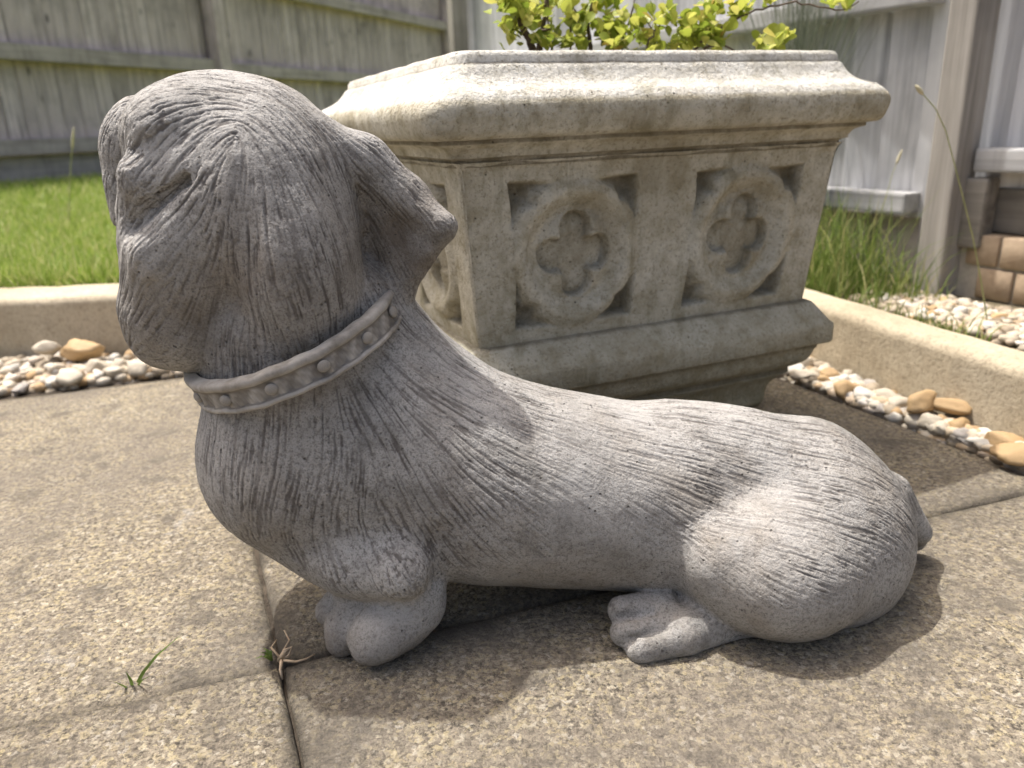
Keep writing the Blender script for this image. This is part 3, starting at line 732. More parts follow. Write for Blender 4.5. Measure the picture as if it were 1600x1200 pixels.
# deeper overlapping locks on brows and muzzle
hd = np.zeros(nvt)
for (u, v, r) in ((250, 270, .03), (240, 400, .03), (200, 230, .025)): hd += patch(u, v, r, 2.0)
sel = np.where(hd > .02)[0]; disp[sel] += np.clip(hd[sel], 0, 1.2) * 0.0007 * np.tanh(lic(0.0058, 0.0032, 6, P[sel], N[sel]) * 0.9)
P2 = P + N * disp[:, None]; P2[:, 2] = np.maximum(P2[:, 2], 0.0002)
bme.vertices.foreach_set('co', P2.astype(np.float32).ravel())
stain_shd = np.zeros(nvt)  # brown stain plus shade painted under the chin, in the ear, on the front paw
for (u, v, r, q) in ((330, 520, .028, .8), (440, 470, .035, .75), (470, 560, .03, .7), (230, 490, .03, .6), (610, 380, .03, .9), (640, 430, .02, .8), (420, 640, .03, .35), (470, 740, .03, .3), (590, 985, .035, 1.0), (520, 960, .025, 1.0), (390, 330, .02, .5), (900, 890, .03, .4), (1250, 940, .04, .35), (700, 780, .025, .4)): stain_shd = np.maximum(stain_shd, patch(u, v, r, 1 + q))
pal = np.zeros(nvt)
for (u, v, r, q) in ((1000, 650, .035, .7), (1150, 655, .035, .6), (880, 720, .028, .7), (960, 760, .022, .5), (1130, 790, .028, .8), (1200, 760, .03, .6), (740, 600, .03, .6), (280, 215, .026, .6), (380, 140, .035, .5), (625, 885, .02, .7), (1060, 985, .022, .7), (340, 700, .02, .5), (270, 390, .02, .4), (560, 215, .02, .5), (800, 870, .02, .4)): pal = np.maximum(pal, patch(u, v, r, 1 + q))
po = bme.attributes.new('pale', 'FLOAT', 'POINT'); po.data.foreach_set('value', np.clip(pal, 0, 1).astype(np.float32))
so = bme.attributes.new('stain_shade', 'FLOAT', 'POINT'); so.data.foreach_set('value', np.clip(stain_shd, 0, 1).astype(np.float32))
ao = bme.attributes.new('fur', 'FLOAT', 'POINT'); ao.data.foreach_set('value', (gro * np.clip(amp, 0, 1)).astype(np.float32)); bme.update()
dog = empty('dog_statue', (0.02, YC, 0))
tag(dog, 'grey weathered stone dachshund statue lying on the paving slabs, wearing a carved collar', 'statue')
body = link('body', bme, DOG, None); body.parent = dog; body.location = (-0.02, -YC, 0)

# collar
RGT = at(618, 462, .462); LFT = at(306, 588, .452); NEAR = at(478, 585, .377)
CC = (RGT + LFT) / 2; CA = (RGT - LFT) / 2; CB = NEAR - CC
CB = CB - CA * (CB @ CA) / (CA @ CA) * 0.6
CNn = np.cross(CA, CB); CNn /= np.linalg.norm(CNn)
if CNn[2] < 0: CNn = -CNn
prof = [(-.0088, -.004), (-.0090, .0005), (-.0086, .0014), (-.0076, .0017), (-.0066, .0013), (-.0060, .0002), (-.0050, -.0002), (-.0005, .0000), (.0022, -.0002), (.0040, .0003), (.0047, .0012), (.0060, .0017), (.0078, .0016), (.0090, .0006), (.0090, -.006)]
nn = 260; V = []; cavs = []
for i in range(nn):
    th = 2 * math.pi * i / nn; rad = CA * math.cos(th) + CB * math.sin(th); rl = np.linalg.norm(rad); ru = rad / rl
    wob = 0.0003 * math.sin(th * 9) + 0.0003 * math.sin(th * 23 + 1)
    for j, (h_, t_) in enumerate(prof):
        carve = 0; cv_ = 0
        if 5 <= j <= 8:
            carve = 0.0011 * math.sin(th * 46 + j * 1.4) * math.sin(th * 17 + j) ; cv_ = 0.75 - carve * 500
        if j in (5, 9): cv_ = 1.0
        V.append(CC + ru * (rl + t_ + carve + wob * .6) + CNn * (h_ + wob)); cavs.append(min(max(cv_, 0), 1))
i = np.arange(nn * len(prof)).reshape(nn, len(prof)); ir = np.roll(i, -1, 0)
cme = mesh_np('collar', np.array(V) - [0.02, YC, 0], np.stack([i[:, :-1], ir[:, :-1], ir[:, 1:], i[:, 1:]], -1).reshape(-1, 4))
a_ = cme.attributes.new('cav', 'FLOAT', 'POINT'); a_.data.foreach_set('value', np.array(cavs, np.float32))
collar = link('collar', cme, COLLAR, dog)
bm = bmesh.new(); bmesh.ops.create_uvsphere(bm, u_segments=16, v_segments=10, radius=1); sme = bm_mesh('stud', bm); sme.materials.append(COLLAR)
for th in [math.radians(a) for a in (22, 47, 72, 97, 122, 147, 172, 202, 232, 262, 292, 322, 352)]:
    rad = CA * math.cos(th) + CB * math.sin(th); rl = np.linalg.norm(rad); ru = rad / rl; tg = np.cross(CNn, ru)
    o = link('stud', sme, COLLAR, collar)
    o.matrix_local = Matrix.Translation(Vector(CC + ru * (rl + .0012) - CNn * .0004 - [0.02, YC, 0])) @ Matrix((tg * .0036, CNn * .0032, ru * .0016)).transposed().to_4x4()

# ------------------------------------------------------------------ pebbles
def pebble_mesh(seed, flat, ang):
    r = np.random.default_rng(seed); bm = bmesh.new(); bmesh.ops.create_icosphere(bm, subdivisions=3, radius=1)
    kk = r.normal(size=(5, 3)) * 5; kp = r.uniform(0, 6, 5)
    planes = [(lambda v: v / np.linalg.norm(v))(r.normal(size=3)) for _ in range(9)]; offs = r.uniform(0.50, 0.88, 9)
    ph = r.uniform(0, 6, 6)
    for v in bm.verts:
        p = np.array(v.co)
        for q, o in zip(planes, offs):
            e = p @ q - o
            if e > 0: p = p - q * e * ang
        p *= 1 + 0.06 * math.sin(p[0] * 3 + ph[0]) + 0.05 * math.sin(p[1] * 4 + ph[1]) + 0.025 * math.sin(p[2] * 9 + p[0] * 7 + ph[2])
        p *= 1 + 0.032 * sum(math.sin(float(p @ kk[q]) + kp[q]) for q in range(5))
        p[1] *= 0.8; p[2] *= flat; v.co = p
    zmin = min(v.co.z for v in bm.verts)
    return bm_mesh('pebble', bm)
PK = {'white': (mat_pebble('white_quartz', (0.46, 0.43, 0.37), (0.60, 0.57, 0.50), (0.72, 0.70, 0.66)), 0.9),
      'cream': (mat_pebble('cream_flint', (0.36, 0.29, 0.195), (0.54, 0.48, 0.38), (0.66, 0.61, 0.52)), 0.8),
      'ochre': (mat_pebble('ochre_sandstone', (0.26, 0.16, 0.075), (0.44, 0.30, 0.15), (0.58, 0.46, 0.29)), 0.7),
      'grey': (mat_pebble('grey_stone', (0.22, 0.20, 0.175), (0.34, 0.31, 0.275), (0.44, 0.42, 0.38)), 0.7)}
PM = {k: [pebble_mesh(100 * q + j, 0.52 + 0.08 * (j % 4), v[1]) for j in range(6)] for q, (k, v) in enumerate(PK.items())}
for k in PM:
    for me in PM[k]: me.materials.append(PK[k][0])
def put_pebble(x, y, z, r, kind, label, group, j=None, rz=None, sx=1.0, tilt=.25):
    me = PM[kind][random.randrange(6) if j is None else j]
    o = link('pebble', me); o.scale = (r * sx, r, r); o.rotation_euler = (random.uniform(-tilt, tilt), random.uniform(-tilt, tilt), random.uniform(0, 6.28) if rz is None else rz)
    o.location = (x, y, z); tag(o, label, 'pebble', group); return o
def scatter(n, fn, rmin, rmax, sep, existing, tries=9000):
    out = []
    for _ in range(tries):
        if len(out) >= n: break
        x, y = fn(); r = rmin + (rmax - rmin) * random.random() ** 1.7
        if all((x - a) ** 2 + (y - b) ** 2 > (sep * (r + q)) ** 2 for a, b, q in existing): out.append((x, y, r)); existing.append((x, y, r))
    return out
KINDS = ['white', 'cream', 'ochre', 'grey']; WTS = [0.42, 0.34, 0.11, 0.13]
DESC = {'white': 'whitish angular quartz pebble', 'cream': 'cream rounded pebble', 'ochre': 'ochre sandstone pebble', 'grey': 'greyish worn pebble'}
# distinctive large stones first
ex_l, ex_r = [], []
def big(u, v, z, r, kind, label, lst, rz, sx=1.25, j=0):
    p = gnd(u, v, z); put_pebble(p[0], p[1], z, r, kind, label, None, j, rz, sx, .1); lst.append((p[0], p[1], r * 1.15))
big(128, 548, .022, .024, 'ochre', 'large long tan cobble lying against the lawn kerb', ex_l, -.15, 1.45, 2)
big(75, 543, .026, .018, 'cream', 'round buff stone standing beside the long tan cobble', ex_l, .4, 1.05, 1)
big(1440, 628, .020, .017, 'ochre', 'big rounded orange cobble leaning on a flat orange one by the side kerb', ex_r, .5, 1.3, 3)
big(1486, 634, .018, .017, 'ochre', 'flat elongated orange cobble touching the rounded orange one by the side kerb', ex_r, -.6, 1.5, 4)
big(1590, 712, .012, .018, 'ochre', 'large brown speckled cobble at the slab edge by the side kerb', ex_r, -.3, 1.3, 5)
def in_l():
    t = random.uniform(0, 1); x = -1.15 + 1.3 * t ** .8; 
    p = PJ(0, 0.662); 
    # slab edge line and kerb foot bound the strip
    yb = p[1] + (x - p[0]) * E1[1] / E1[0]; return x, random.uniform(min(yb + .012, KY - .03), KY - .014)
def in_r():
    y = random.uniform(0.36, 1.06); p = PJ(0.632, 0); xa = p[0] + (y - p[1]) * E2[0] / E2[1]; xb = KR(y)[0] - .012
    return random.uniform(xa, max(xb, xa + .004)), y
for fn, lst, n, lab in ((in_l, ex_l, 150, 'in the gravel strip along the lawn kerb'), (in_r, ex_r, 135, 'in the gravel strip along the side kerb')):
    for (x, y, r) in scatter(n, fn, .0115, .0205, .58, lst, 30000):
        k = random.choices(KINDS, WTS)[0]
        if fn is in_l: dk = KY - y; ds = y - (PJ(0, .66)[1] + (x - PJ(0, .66)[0]) * E1[1] / E1[0])
        else: dk = KR(y)[0] - x; ds = x - (PJ(.62, 0)[0] + (y - PJ(.62, 0)[1]) * E2[0] / E2[1])
        wh = 'against' if dk < .032 else ('across the slab edge from' if ds < .03 else 'mid-strip before')
        szw = 'small' if r < .0135 else ('large' if r > .018 else 'mid-sized'); lb = f"{szw} {DESC[k]} {wh} {'the lawn kerb' if fn is in_l else 'the side kerb'}"
        put_pebble(x, y, r * .40 + random.uniform(0, .006) - .004, r, k, lb, lb + ' group')
# fine gravel under the pebbles, uncountable
def gravel(name, fn, n, zlo, zhi, label, rlo=.004, rhi=.009):
    bm = bmesh.new(); bmesh.ops.create_icosphere(bm, subdivisions=1, radius=1); tv = np.array([v.co[:] for v in bm.verts]); tf = np.array([[v.index for v in f.verts] for f in bm.faces]); bm.free()
    Vs, Fs = [], []
    for k in range(n):
        x, y = fn(); r = random.uniform(rlo, rhi); q = tv * (1 + .25 * rng.normal(size=(len(tv), 1)).clip(-1, 1)) * [r * 1.2, r, r * .7]
        a = random.uniform(0, 6.28); q = np.stack([q[:, 0] * math.cos(a) - q[:, 1] * math.sin(a), q[:, 0] * math.sin(a) + q[:, 1] * math.cos(a), q[:, 2]], -1)
        Vs.append(q + [x, y, random.uniform(zlo, zhi)]); Fs.append(tf + k * len(tv))
    o = link(name, mesh_np(name, np.concatenate(Vs), np.concatenate(Fs)), GRAVEL, smooth=False); tag(o, label, 'gravel', kind='stuff'); return o
GRAVEL = mat_gravel()
gravel('gravel', in_l, 3000, -.012, .005, 'fine mixed gravel between the pebbles by the lawn kerb', .005, .0115)
gravel('gravel', in_r, 2000, -.012, .005, 'fine mixed gravel between the pebbles by the side kerb', .005, .0115)

# ------------------------------------------------------------------ fences
def wedge_board(w, t0, t1, h, seed):
    r = random.Random(seed); bm = bmesh.new(); nz = 8; rows = []
    for k in range(nz + 1):
        z = h * k / nz; wb = 0.0015 * math.sin(z * 5 + seed)
        rows.append([bm.verts.new(p) for p in ((wb, 0, z), (w + wb, 0, z), (w + wb, t1, z), (w * .5 + wb, (t0 + t1) / 2 + r.uniform(-.0008, .0008), z), (wb, t0, z))])
    for k in range(nz):
        for q in range(5): bm.faces.new((rows[k][q], rows[k][(q + 1) % 5], rows[k + 1][(q + 1) % 5], rows[k + 1][q]))
    bm.faces.new(rows[0][::-1]); bm.faces.new(rows[-1]); return bm_mesh('board', bm)
def rail_mesh(L, h, d):
    bm = box_bm(L, d, h, .004, 2); 
    return bm_mesh('rail', bm)
# side fence: local x runs away from the camera along the fence, local y points into the garden
FT = np.array([-0.46, 0.89]); FT /= np.linalg.norm(FT); FB = np.array([0.581, 1.061])
fr = empty('timber_fence', (FB[0], FB[1], 0), math.atan2(FT[1], FT[0]))
tag(fr, 'pale silver-grey vertical board fence behind the planter with light rails', 'fence')
bw_ = 0.062
bms = [wedge_board(bw_ + .006, .002, .013, 1.35, s) for s in range(5)]
FHT = 1.35
for k in range(-14, 25):
    o = link('board', bms[k % 5], WOOD_R, fr, smooth=False); o.location = (k * bw_, -0.062, 0.150 + random.uniform(-.002, .002)); 
    if k < 0: o.location.z = 0.196 + random.uniform(-.003, .003)
rl1 = rail_mesh(1.50, .030, .036); rl2 = rail_mesh(0.86, .030, .036)
for z in (0.170, 0.446, 0.95): o = link('rail', rl1, WOOD_RH, fr, smooth=False); o.location = (0.055 + .75, -0.034, z)
for z in (0.233, 0.50, 1.0): o = link('rail', rl2, WOOD_RH, fr, smooth=False); o.location = (-0.467, -0.034, z)
pme = bm_mesh('post', box_bm(.038, .046, 1.5, .003, 2, (0, 0, .75)))
for x in (0.0, 1.555): o = link('post', pme, WOOD_P, fr, smooth=False); o.location = (x - .012, -.012, 0.0)
gme = bm_mesh('gravel_board', box_bm(.86, .022, .058, .003, 2)); o = link('gravel_board', gme, WOOD_G, fr, smooth=False); o.location = (-.46, -.058, .168)
gme = bm_mesh('gravel_board', box_bm(1.5, .020, .096, .003, 2)); o = link('gravel_board', gme, WOOD_LH, fr, smooth=False); o.location = (.81, -.074, .100)
cme2 = bm_mesh('fixing_block', box_bm(.03, .03, .09, .004, 2)); o = link('fixing_block', cme2, WOOD_G, fr, smooth=False); o.location = (-.045, -.030, .165)
# brick footing under the near bay
BR = mat_plain('buff_brick', (0.27, 0.20, 0.135), (0.40, 0.31, 0.215), 60); MO = mat_plain('pale_mortar', (0.36, 0.33, 0.28), (0.47, 0.43, 0.37), 150)
bwall = empty('brick_footing', (FB[0], FB[1], 0), math.atan2(FT[1], FT[0])); tag(bwall, 'low buff brick footing below the fence beside the fence post', 'brick wall')
mo = link('mortar', bm_mesh('mortar', box_bm(.86, .05, .145, 0, 1, (-.462, -.052, .0625))), MO, bwall, smooth=False)
bricks = {}
for row in range(3):
    x = -0.04 - .02 * (row % 2)
    z = .118 - row * .043
    while x > -.86:
        L = random.choice((.050, .050, .054, .046))
        if (L, 0) not in bricks: bricks[(L, 0)] = bm_mesh('brick', box_bm(L - .004, .055, .039, .0014, 1))
        o = link('brick', bricks[(L, 0)], BR, bwall); o.location = (x - L / 2, -.050 + random.uniform(0, .0025), z); o.rotation_euler = (0, 0, random.uniform(-.02, .02)); x -= L

# far fence beyond the lawn
T2 = np.array([2, 4.8]) / 5.2; Q0 = np.array([-2.70, 4.32])
fl = empty('timber_fence', (Q0[0], Q0[1], 0), math.atan2(T2[1], T2[0]))
tag(fl, 'shaded grey-brown feather-edge board fence across the far side of the lawn', 'fence')
bms = [wedge_board(.135, .006, .016, 1.75, s + 10) for s in range(5)]
for k in range(-12, 62):
    o = link('board', bms[k % 5], WOOD_L, fl, smooth=False); o.location = (k * .125, 0.060, .235 + random.uniform(-.004, .004))
post_x = [-1.25, 1.80, 5.55]
pme2 = bm_mesh('post', box_bm(.105, .105, 2.1, .006, 2, (0, 0, 1.05)))
for x in post_x: o = link('post', pme2, WOOD_L, fl, smooth=False); o.location = (x, -.012, -.04)
for (xa, xb) in ((-1.25, 1.80), (1.80, 5.55)):
    L = xb - xa - .11; rme = rail_mesh(L, .085, .07); gm2 = bm_mesh('gravel_board', box_bm(L, .03, .17, .004, 2))
    for z in (.275, .765 if xa < 0 else .75, 1.35): o = link('rail', rme, WOOD_LH, fl, smooth=False); o.location = ((xa + xb) / 2, .022, z)
    o = link('gravel_board', gm2, WOOD_LH, fl, smooth=False); o.location = ((xa + xb) / 2, .055, .145)
# the empties' +y of the far fence must point away from the camera
# ------------------------------------------------------------------ grass
def blades(name, roots, hts, wid, lean, mat, label=None, cat='grass', kind='stuff', seg=3):
    n = len(roots); th = rng.uniform(0, 2 * math.pi, n); la = rng.uniform(0, 2 * math.pi, n); ln = lean * rng.random(n)
    Vv = np.zeros((n, seg * 2 + 1, 3))
    for s in range(seg + 1):
        t = s / seg; c = roots.copy(); c[:, 0] += np.cos(la) * ln * hts * t ** 2; c[:, 1] += np.sin(la) * ln * hts * t ** 2; c[:, 2] += hts * (t - .35 * ln * t * t)
        if s < seg:
            wv = (wid * (1 - .75 * t) / 2)[:, None] * np.stack([np.cos(th), np.sin(th), 0 * th], -1)
            Vv[:, 2 * s] = c - wv; Vv[:, 2 * s + 1] = c + wv
        else: Vv[:, 2 * seg] = c
    b = np.arange(n)[:, None] * (2 * seg + 1); T = []
    for s in range(seg - 1): T += [[2 * s, 2 * s + 1, 2 * s + 3], [2 * s, 2 * s + 3, 2 * s + 2]]
    T += [[2 * seg - 2, 2 * seg - 1, 2 * seg]]
    Fv = (b[:, :, None] + np.array(T)[None]).reshape(-1, 3)
    o = link(name, mesh_np(name, Vv.reshape(-1, 3), Fv), mat, smooth=False)
    if label: tag(o, label, cat, kind=kind)
    return o
GR = mat_grass('lawn_grass', [(0.0, (0.15, 0.23, 0.03)), (0.45, (0.26, 0.37, 0.055)), (0.75, (0.38, 0.45, 0.12)), (0.86, (0.50, 0.49, 0.20)), (1.0, (0.62, 0.56, 0.32))])
GR2 = mat_grass('long_border_grass', [(0.0, (0.09, 0.15, 0.025)), (0.5, (0.17, 0.25, 0.05)), (0.78, (0.30, 0.34, 0.11)), (1.0, (0.48, 0.42, 0.22))])
def lawn_roots():
    out = []
    n1 = 42000; y = 1.19 + 1.4 * rng.random(n1) ** 1.2; x = rng.uniform(-1.0, -0.15, n1) * (y / 1.2) ; out.append((x, y))
    n2 = 42000; y = 2.3 + 4.5 * rng.random(n2) ** 1.4; x = rng.uniform(-0.85, -0.25, n2) * y; out.append((x, y))
    x = np.concatenate([a for a, b in out]); y = np.concatenate([b for a, b in out])
    nrm = np.array([T2[1], -T2[0]]); ok = (x - Q0[0]) * nrm[0] + (y - Q0[1]) * nrm[1] > 0.02
    return np.stack([x[ok], y[ok], np.full(ok.sum(), .070)], -1)
R_ = lawn_roots(); dd = R_[:, 1]
blades('lawn_grass', R_, rng.uniform(.02, .048, len(R_)) * (1 + .25 * np.clip(dd - 2, 0, 2)), rng.uniform(.0018, .003, len(R_)) * (1 + .45 * np.clip(dd - 1.6, 0, 3)), .9, GR, 'bright green mown lawn grass beyond the kerb')
# tufts fringing the kerb on the lawn side
n = 2600; x = rng.uniform(-1.1, -0.1, n); y = 1.198 + np.abs(rng.normal(0, .03, n)); blades('lawn_edge_grass', np.stack([x, y, np.full(n, .07)], -1), rng.uniform(.03, .075, n), rng.uniform(.0016, .003, n), .7, GR, 'longer grass fringe along the back of the lawn kerb')
# long grass behind the planter, in the border by the side fence
def border_roots(n):
    out = []
    while len(out) < n:
        y = random.uniform(.80, 1.32); x0 = KR(y)[0] + .062; xf = FB[0] + (y - FB[1]) * FT[0] / FT[1] - .045
        if y < .99 and random.random() > .22: continue
        if y < .97: xf = min(xf, x0 + .05)
        if xf <= x0: continue
        out.append((x0 + (xf - x0) * random.random(), y, .052))
    return np.array(out)
R_ = border_roots(2300); far = np.clip((R_[:, 1] - .93) / .12, .25, 1)
blades('border_grass', R_, (.03 + .15 * rng.random(len(R_)) ** 1.6) * far, rng.uniform(.0012, .0026, len(R_)), .75, GR2, 'long unmown grass growing in the border by the fence post')
def in_b():
    y = random.uniform(.62, 1.03); x0 = KR(y)[0] + .066; xf = FB[0] + (y - FB[1]) * FT[0] / FT[1] - .03
    return x0 + (xf - x0) * random.uniform(.25, 1), y
gravel('gravel', in_b, 1500, .052, .060, 'whitish gravel at the foot of the brick footing', .004, .009)
for (x, y, r) in scatter(26, in_b, .007, .012, .8, []):
    k = random.choices(['white', 'ochre', 'cream'], [.5, .25, .25])[0]; put_pebble(x, y, .058 + r * .35, r, k, f'{DESC[k]} by the brick footing', f'{k} pebbles by the brick footing')

# seeding grass stalks
STK = mat_plain('dry_grass_stalk', (0.24, 0.27, 0.10), (0.42, 0.42, 0.22), 90, .6); HED = mat_plain('grass_seed_head', (0.42, 0.38, 0.24), (0.60, 0.55, 0.38), 200, .7)
def stalk(pix, Y, label, r=.0010, head=.028, z0=None):
    pts = [at(u, v, y) for (u, v), y in zip(pix, Y)]
    base = pts[0]; root = empty('grass_stalk', tuple(base)); tag(root, label, 'grass stalk')
    P_ = []; 
    for k in range(len(pts) - 1):
        for s in range(4): P_.append(pts[k] + (pts[k + 1] - pts[k]) * s / 4)
    P_.append(pts[-1]); P_ = [p - base for p in P_]
    me = tube(P_, [r * (1 - .55 * q / len(P_)) for q in range(len(P_))], 6); link('stem', me, STK, root)
    d = P_[-1] - P_[-4]; d /= np.linalg.norm(d)
    hp = [P_[-1] + d * head * t for t in (-.55, -.35, -.1, .15, .35, .5)]
    link('seed_head', tube(hp, [r * .6, r * 1.9, r * 2.4, r * 2.1, r * 1.4, r * .4], 6), HED, root)
    return root
p0 = gnd(1544, 512, .052); yy = p0[1]
stalk([(1544, 512), (1533, 440), (1520, 370), (1500, 290), (1478, 205), (1462, 170), (1436, 140)], [yy, yy, yy - .01, yy - .015, yy - .02, yy - .025, yy - .03], 'tall arching seed stalk crossing in front of the fence post', .0010, .014)
p0 = gnd(1385, 455, .052); yy = p0[1]
stalk([(1385, 455), (1372, 400), (1378, 330), (1395, 270), (1405, 245)], [yy, yy, yy, yy, yy], 'upright seed stalk rising from the long grass before the fence boards', .0008, .02)
p0 = gnd(1300, 430, .052); yy = p0[1]
stalk([(1300, 430), (1290, 380), (1280, 340), (1279, 325)], [yy] * 4, 'short seed stalk close to the planter body in the border grass', .0008, .018)
yl = 1.9
stalk([(108, 345), (109, 300), (110, 270), (112, 240), (114, 215)], [yl] * 5, 'single pale seed stalk standing above the lawn', .0014, .05)

# weeds in the paving joints
WD = mat_grass('weed_blade', [(0.0, (0.10, 0.17, 0.03)), (1.0, (0.17, 0.23, 0.06))])
def flat_blade(name, pix, z, w, parent, base, mat):
    pts = [gnd(u, v, zz) - base for (u, v), zz in zip(pix, z)]; Vv = []; n = len(pts)
    for k, p in enumerate(pts):
        t = k / (n - 1); ww = w * (1 - t) ** .6 * (0.6 + .8 * t if t < .5 else 1) / 2
        Vv += [tuple(p + [-ww, 0, 0]), tuple(p + [0, -ww * .3, -ww * .5]), tuple(p + [ww, 0, 0])]
    F_ = [];
    for k in range(n - 1): a = 3 * k; F_ += [(a, a + 1, a + 4, a + 3), (a + 1, a + 2, a + 5, a + 4)]
    me = bpy.data.meshes.new(name); me.from_pydata(Vv, [], F_); me.update(); return link(name, me, mat, parent)
b0 = gnd(210, 1074, -.008); tuft = empty('grass_tuft', tuple(b0)); tag(tuft, 'small green grass tuft sprouting from the joint between two slabs', 'grass tuft')
flat_blade('blade', [(210, 1076), (224, 1050), (245, 1024), (285, 990)], [-.01, .004, .013, .020], .0036, tuft, b0, WD)
flat_blade('blade', [(208, 1076), (204, 1062), (196, 1048)], [-.01, .003, .008], .0032, tuft, b0, WD)
flat_blade('blade', [(204, 1078), (190, 1070), (175, 1064)], [-.01, .001, .004], .0026, tuft, b0, WD)
flat_blade('blade', [(212, 1076), (222, 1062), (236, 1056)], [-.01, .003, .005], .0022, tuft, b0, WD)
DRY = mat_plain('dead_weed_root', (0.30, 0.22, 0.14), (0.52, 0.42, 0.30), 150, .8)
b1 = gnd(440, 1030, -.004); weed = empty('dead_weed', tuple(b1)); tag(weed, 'withered brown weed with curled roots at the slab corner by the front paw', 'weed')
for pix, zz, r in (([(438, 1032), (445, 1018), (455, 1012), (452, 1024), (440, 1030)], [0, .008, .007, .006, .002], .0022), ([(440, 1032), (438, 1046), (441, 1062)], [.002, .001, -.004], .0011),
                   ([(444, 1032), (462, 1034), (478, 1030), (492, 1022)], [.003, .004, .003, .001], .0009), ([(436, 1026), (424, 1012), (432, 1000)], [.003, .006, .003], .0008), ([(440, 1022), (452, 1000), (444, 985)], [.004, .008, .004], .0007)):
    link('root', tube([gnd(u, v, z_) - b1 for (u, v), z_ in zip(pix, zz)], [r * (1 - .2 * q) for q in range(len(pix))], 6), DRY, weed)
for (ua, va) in ((404, 1020), (412, 1028), (398, 1030), (420, 1016), (410, 1012)):
    flat_blade('leaf', [(424, 1032), ((424 + ua) / 2, (1030 + va) / 2 - 6), (ua, va)], [-.004, .004, .003], .0032, weed, b1, WD)

# ------------------------------------------------------------------ shrub in the planter
BARK = mat_plain('twig_bark', (0.075, 0.055, 0.04), (0.17, 0.13, 0.10), 200)
LEAF = mat_leaf('yellow_green_leaf', [(0.0, (0.20, 0.27, 0.035)), (0.35, (0.34, 0.40, 0.06)), (0.7, (0.47, 0.50, 0.10)), (0.93, (0.58, 0.55, 0.15)), (1.0, (0.42, 0.30, 0.06))])
bm = bmesh.new(); outl = [(0, 0), (.18, .16), (.45, .34), (.7, .40), (.9, .27), (1, 0)]
vl, vm_, vr = [], [], []
for x, wv in outl:
    zc = -.18 * x * x + .05 * x; vm_.append(bm.verts.new((x, 0, zc))); 
    vl.append(bm.verts.new((x, wv, zc + wv * .28)) if wv else vm_[-1]); vr.append(bm.verts.new((x, -wv, zc + wv * .28)) if wv else vm_[-1])
for k in range(len(outl) - 1):
    for side in (vl, vr):
        q = []
        for vv in (vm_[k], vm_[k + 1], side[k + 1], side[k]):
            if vv not in q: q.append(vv)
        if len(q) >= 3: bm.faces.new(q)
leaf_me = bm_mesh('leaf', bm); leaf_me.materials.append(LEAF); leaf_me.polygons.foreach_set('use_smooth', np.ones(len(leaf_me.polygons), bool))
shrub = empty('shrub', (PC[0], PC[1], 0.316)); tag(shrub, 'yellow-green small leaved shrub growing out of the stone planter', 'shrub')
SB = np.array([PC[0], PC[1], 0.316])
BRN = [  # woody stems: pixel path with distances, radius px
    ([(838, 130), (832, 75), (818, 45), (806, 22), (790, -20)], .80, 7), ([(832, 78), (850, 40), (852, 10), (856, -40)], .80, 4.5), ([(826, 60), (845, 48), (862, 45)], .79, 3),
    ([(866, 110), (864, 80), (855, 30), (858, -10)], .80, 2.4), ([(893, 120), (893, 60), (890, 0), (894, -50)], .82, 2.2), ([(925, 120), (922, 75), (920, 40), (926, 0), (920, -45)], .84, 4.5), ([(922, 60), (905, 30), (895, 5)], .84, 2.2),
    ([(960, 110), (975, 60), (990, 10), (1000, -40)], .86, 2.2), ([(1045, 120), (1030, 60), (1012, 35)], .84, 2), ([(1080, 110), (1100, 75), (1120, 68), (1160, 80)], .80, 3), ([(1060, 100), (1085, 78), (1110, 50), (1150, 30), (1190, 12), (1240, 4), (1290, 14), (1320, 16), (1342, 2)], .80, 2.2),
    ([(1140, 110), (1180, 85), (1215, 75)], .80, 2), ([(990, 120), (1010, 70), (1030, 40), (1040, 25)], .80, 2)]
for pts, Y, rp in BRN:
    Y *= PK_; Pt = [at(u, v, Y + .004 * math.sin(q * 2.1)) for q, (u, v) in enumerate(pts)]; r0 = rp * depth(Pt[0]) / FPX
    Pt[0][2] = min(Pt[0][2], 0.315)
    fine = []
    for q in range(len(Pt) - 1):
        for s in range(4): fine.append(Pt[q] + (Pt[q + 1] - Pt[q]) * s / 4 + rng.normal(0, .0007, 3))
    fine.append(Pt[-1]); fine = [p - SB for p in fine]
    link('stem', tube(fine, [r0 * (1 - .6 * q / len(fine)) for q in range(len(fine))], 6), BARK, shrub)
LV = []; CL = []   # leaf clusters: pixel, spread px, count
def cl(u, v, s, n, Y): CL.append((u, v, s, n, Y))
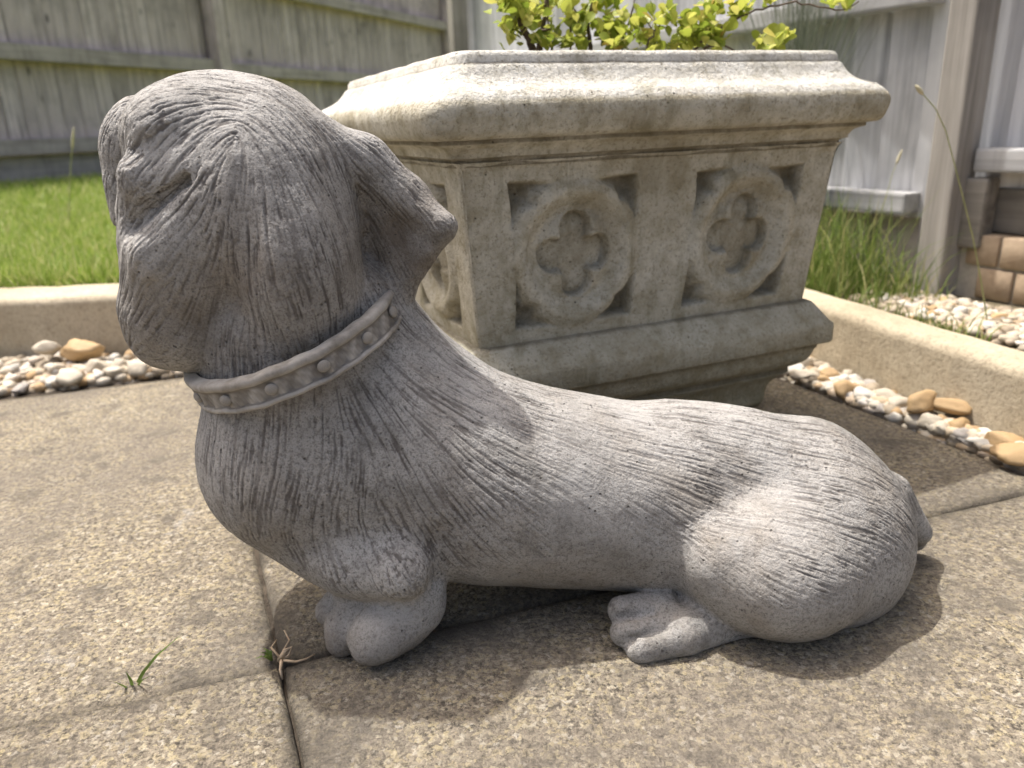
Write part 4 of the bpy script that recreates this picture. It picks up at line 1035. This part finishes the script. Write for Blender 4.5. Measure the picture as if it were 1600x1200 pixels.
for (u, v, s, n, Y) in ((790, 8, 16, 14, .79), (812, 28, 20, 16, .79), (840, 20, 18, 12, .80), (800, 52, 16, 10, .80), (865, 65, 18, 10, .80), (875, 12, 20, 14, .82), (905, 40, 20, 12, .83), (850, 70, 15, 6, .78),
                        (930, 12, 20, 12, .84), (945, 50, 18, 12, .83), (965, 25, 18, 10, .84), (980, 62, 18, 12, .82), (1000, 45, 14, 8, .82), (1015, 66, 18, 10, .82), (1030, 30, 12, 7, .81), (1052, 34, 12, 7, .81), (1055, 66, 16, 8, .81),
                        (1078, 50, 14, 8, .80), (1098, 42, 14, 9, .80), (1112, 15, 12, 8, .80), (1120, 55, 16, 10, .80), (1150, 18, 12, 7, .80), (1165, 22, 9, 5, .80), (1095, 68, 12, 6, .80), (1125, 68, 8, 4, .79), (1190, 76, 10, 5, .79), (1212, 70, 12, 7, .79), (1225, 66, 7, 4, .79), (1196, 4, 9, 5, .80), (1300, 6, 8, 4, .80), (1325, 14, 6, 3, .80), (880, -25, 25, 8, .83), (810, -25, 25, 8, .82), (1075, 66, 14, 6, .81), (900, 68, 14, 6, .80), (960, 74, 12, 5, .80)):
    for _ in range(int(n * 2.4)):
        c = at(u + random.gauss(0, s * .6), v + random.gauss(0, s * .6), Y * PK_ + random.gauss(0, .012)); L = random.uniform(.0075, .0150)
        if c[2] < 0.336: c[2] = 0.336 + random.random() * .01
        LV.append((L, tuple(c - SB), (random.gauss(0, .6), random.gauss(-.75, .5), random.uniform(0, 6.28))))
LV.sort(key=lambda q: -q[0])
for L, loc, rot_ in LV[:290]:
    o = link('leaf', leaf_me, None, shrub, smooth=False); o.location = loc; o.scale = (L, L, L); o.rotation_euler = rot_
lvv = np.array([v.co[:] for v in leaf_me.vertices]); VV, FF = [], []
from mathutils import Euler
for q, (L, loc, rot_) in enumerate(LV[290:]):
    R3 = np.array(Euler(rot_).to_matrix()); VV += [tuple(x) for x in (lvv * L) @ R3.T + np.array(loc)]; FF += [tuple(i + q * len(lvv) for i in p.vertices) for p in leaf_me.polygons]
fo = bpy.data.meshes.new('small_leaves'); fo.from_pydata(VV, [], FF); fo.update()
o = link('small_leaves', fo, mat_grass('small_yellow_green_leaf', [(0.0, (0.20, 0.27, 0.035)), (0.35, (0.34, 0.40, 0.06)), (0.7, (0.47, 0.50, 0.10)), (1.0, (0.58, 0.55, 0.15))], .45), shrub); o['kind'] = 'stuff'
# wispy grey-green plant in the border beyond the planter
WG = mat_grass('grey_green_wisp', [(0.0, (0.10, 0.125, 0.085)), (0.6, (0.17, 0.195, 0.135)), (1.0, (0.26, 0.275, 0.21))])
n = 420; hp = np.array([at(1250, 300, 1.24)]); hp[0, 2] = .054
wr = np.stack([hp[0, 0] - .02 + rng.normal(0, .014, n), hp[0, 1] + rng.normal(0, .014, n), np.full(n, .053)], -1)
o = blades('wispy_plant', wr, rng.uniform(.30, .60, n), np.full(n, .0018), .30, WG, None, seg=5)
tag(o, 'wispy grey-green plant rising behind the planter in front of the side fence', 'plant')
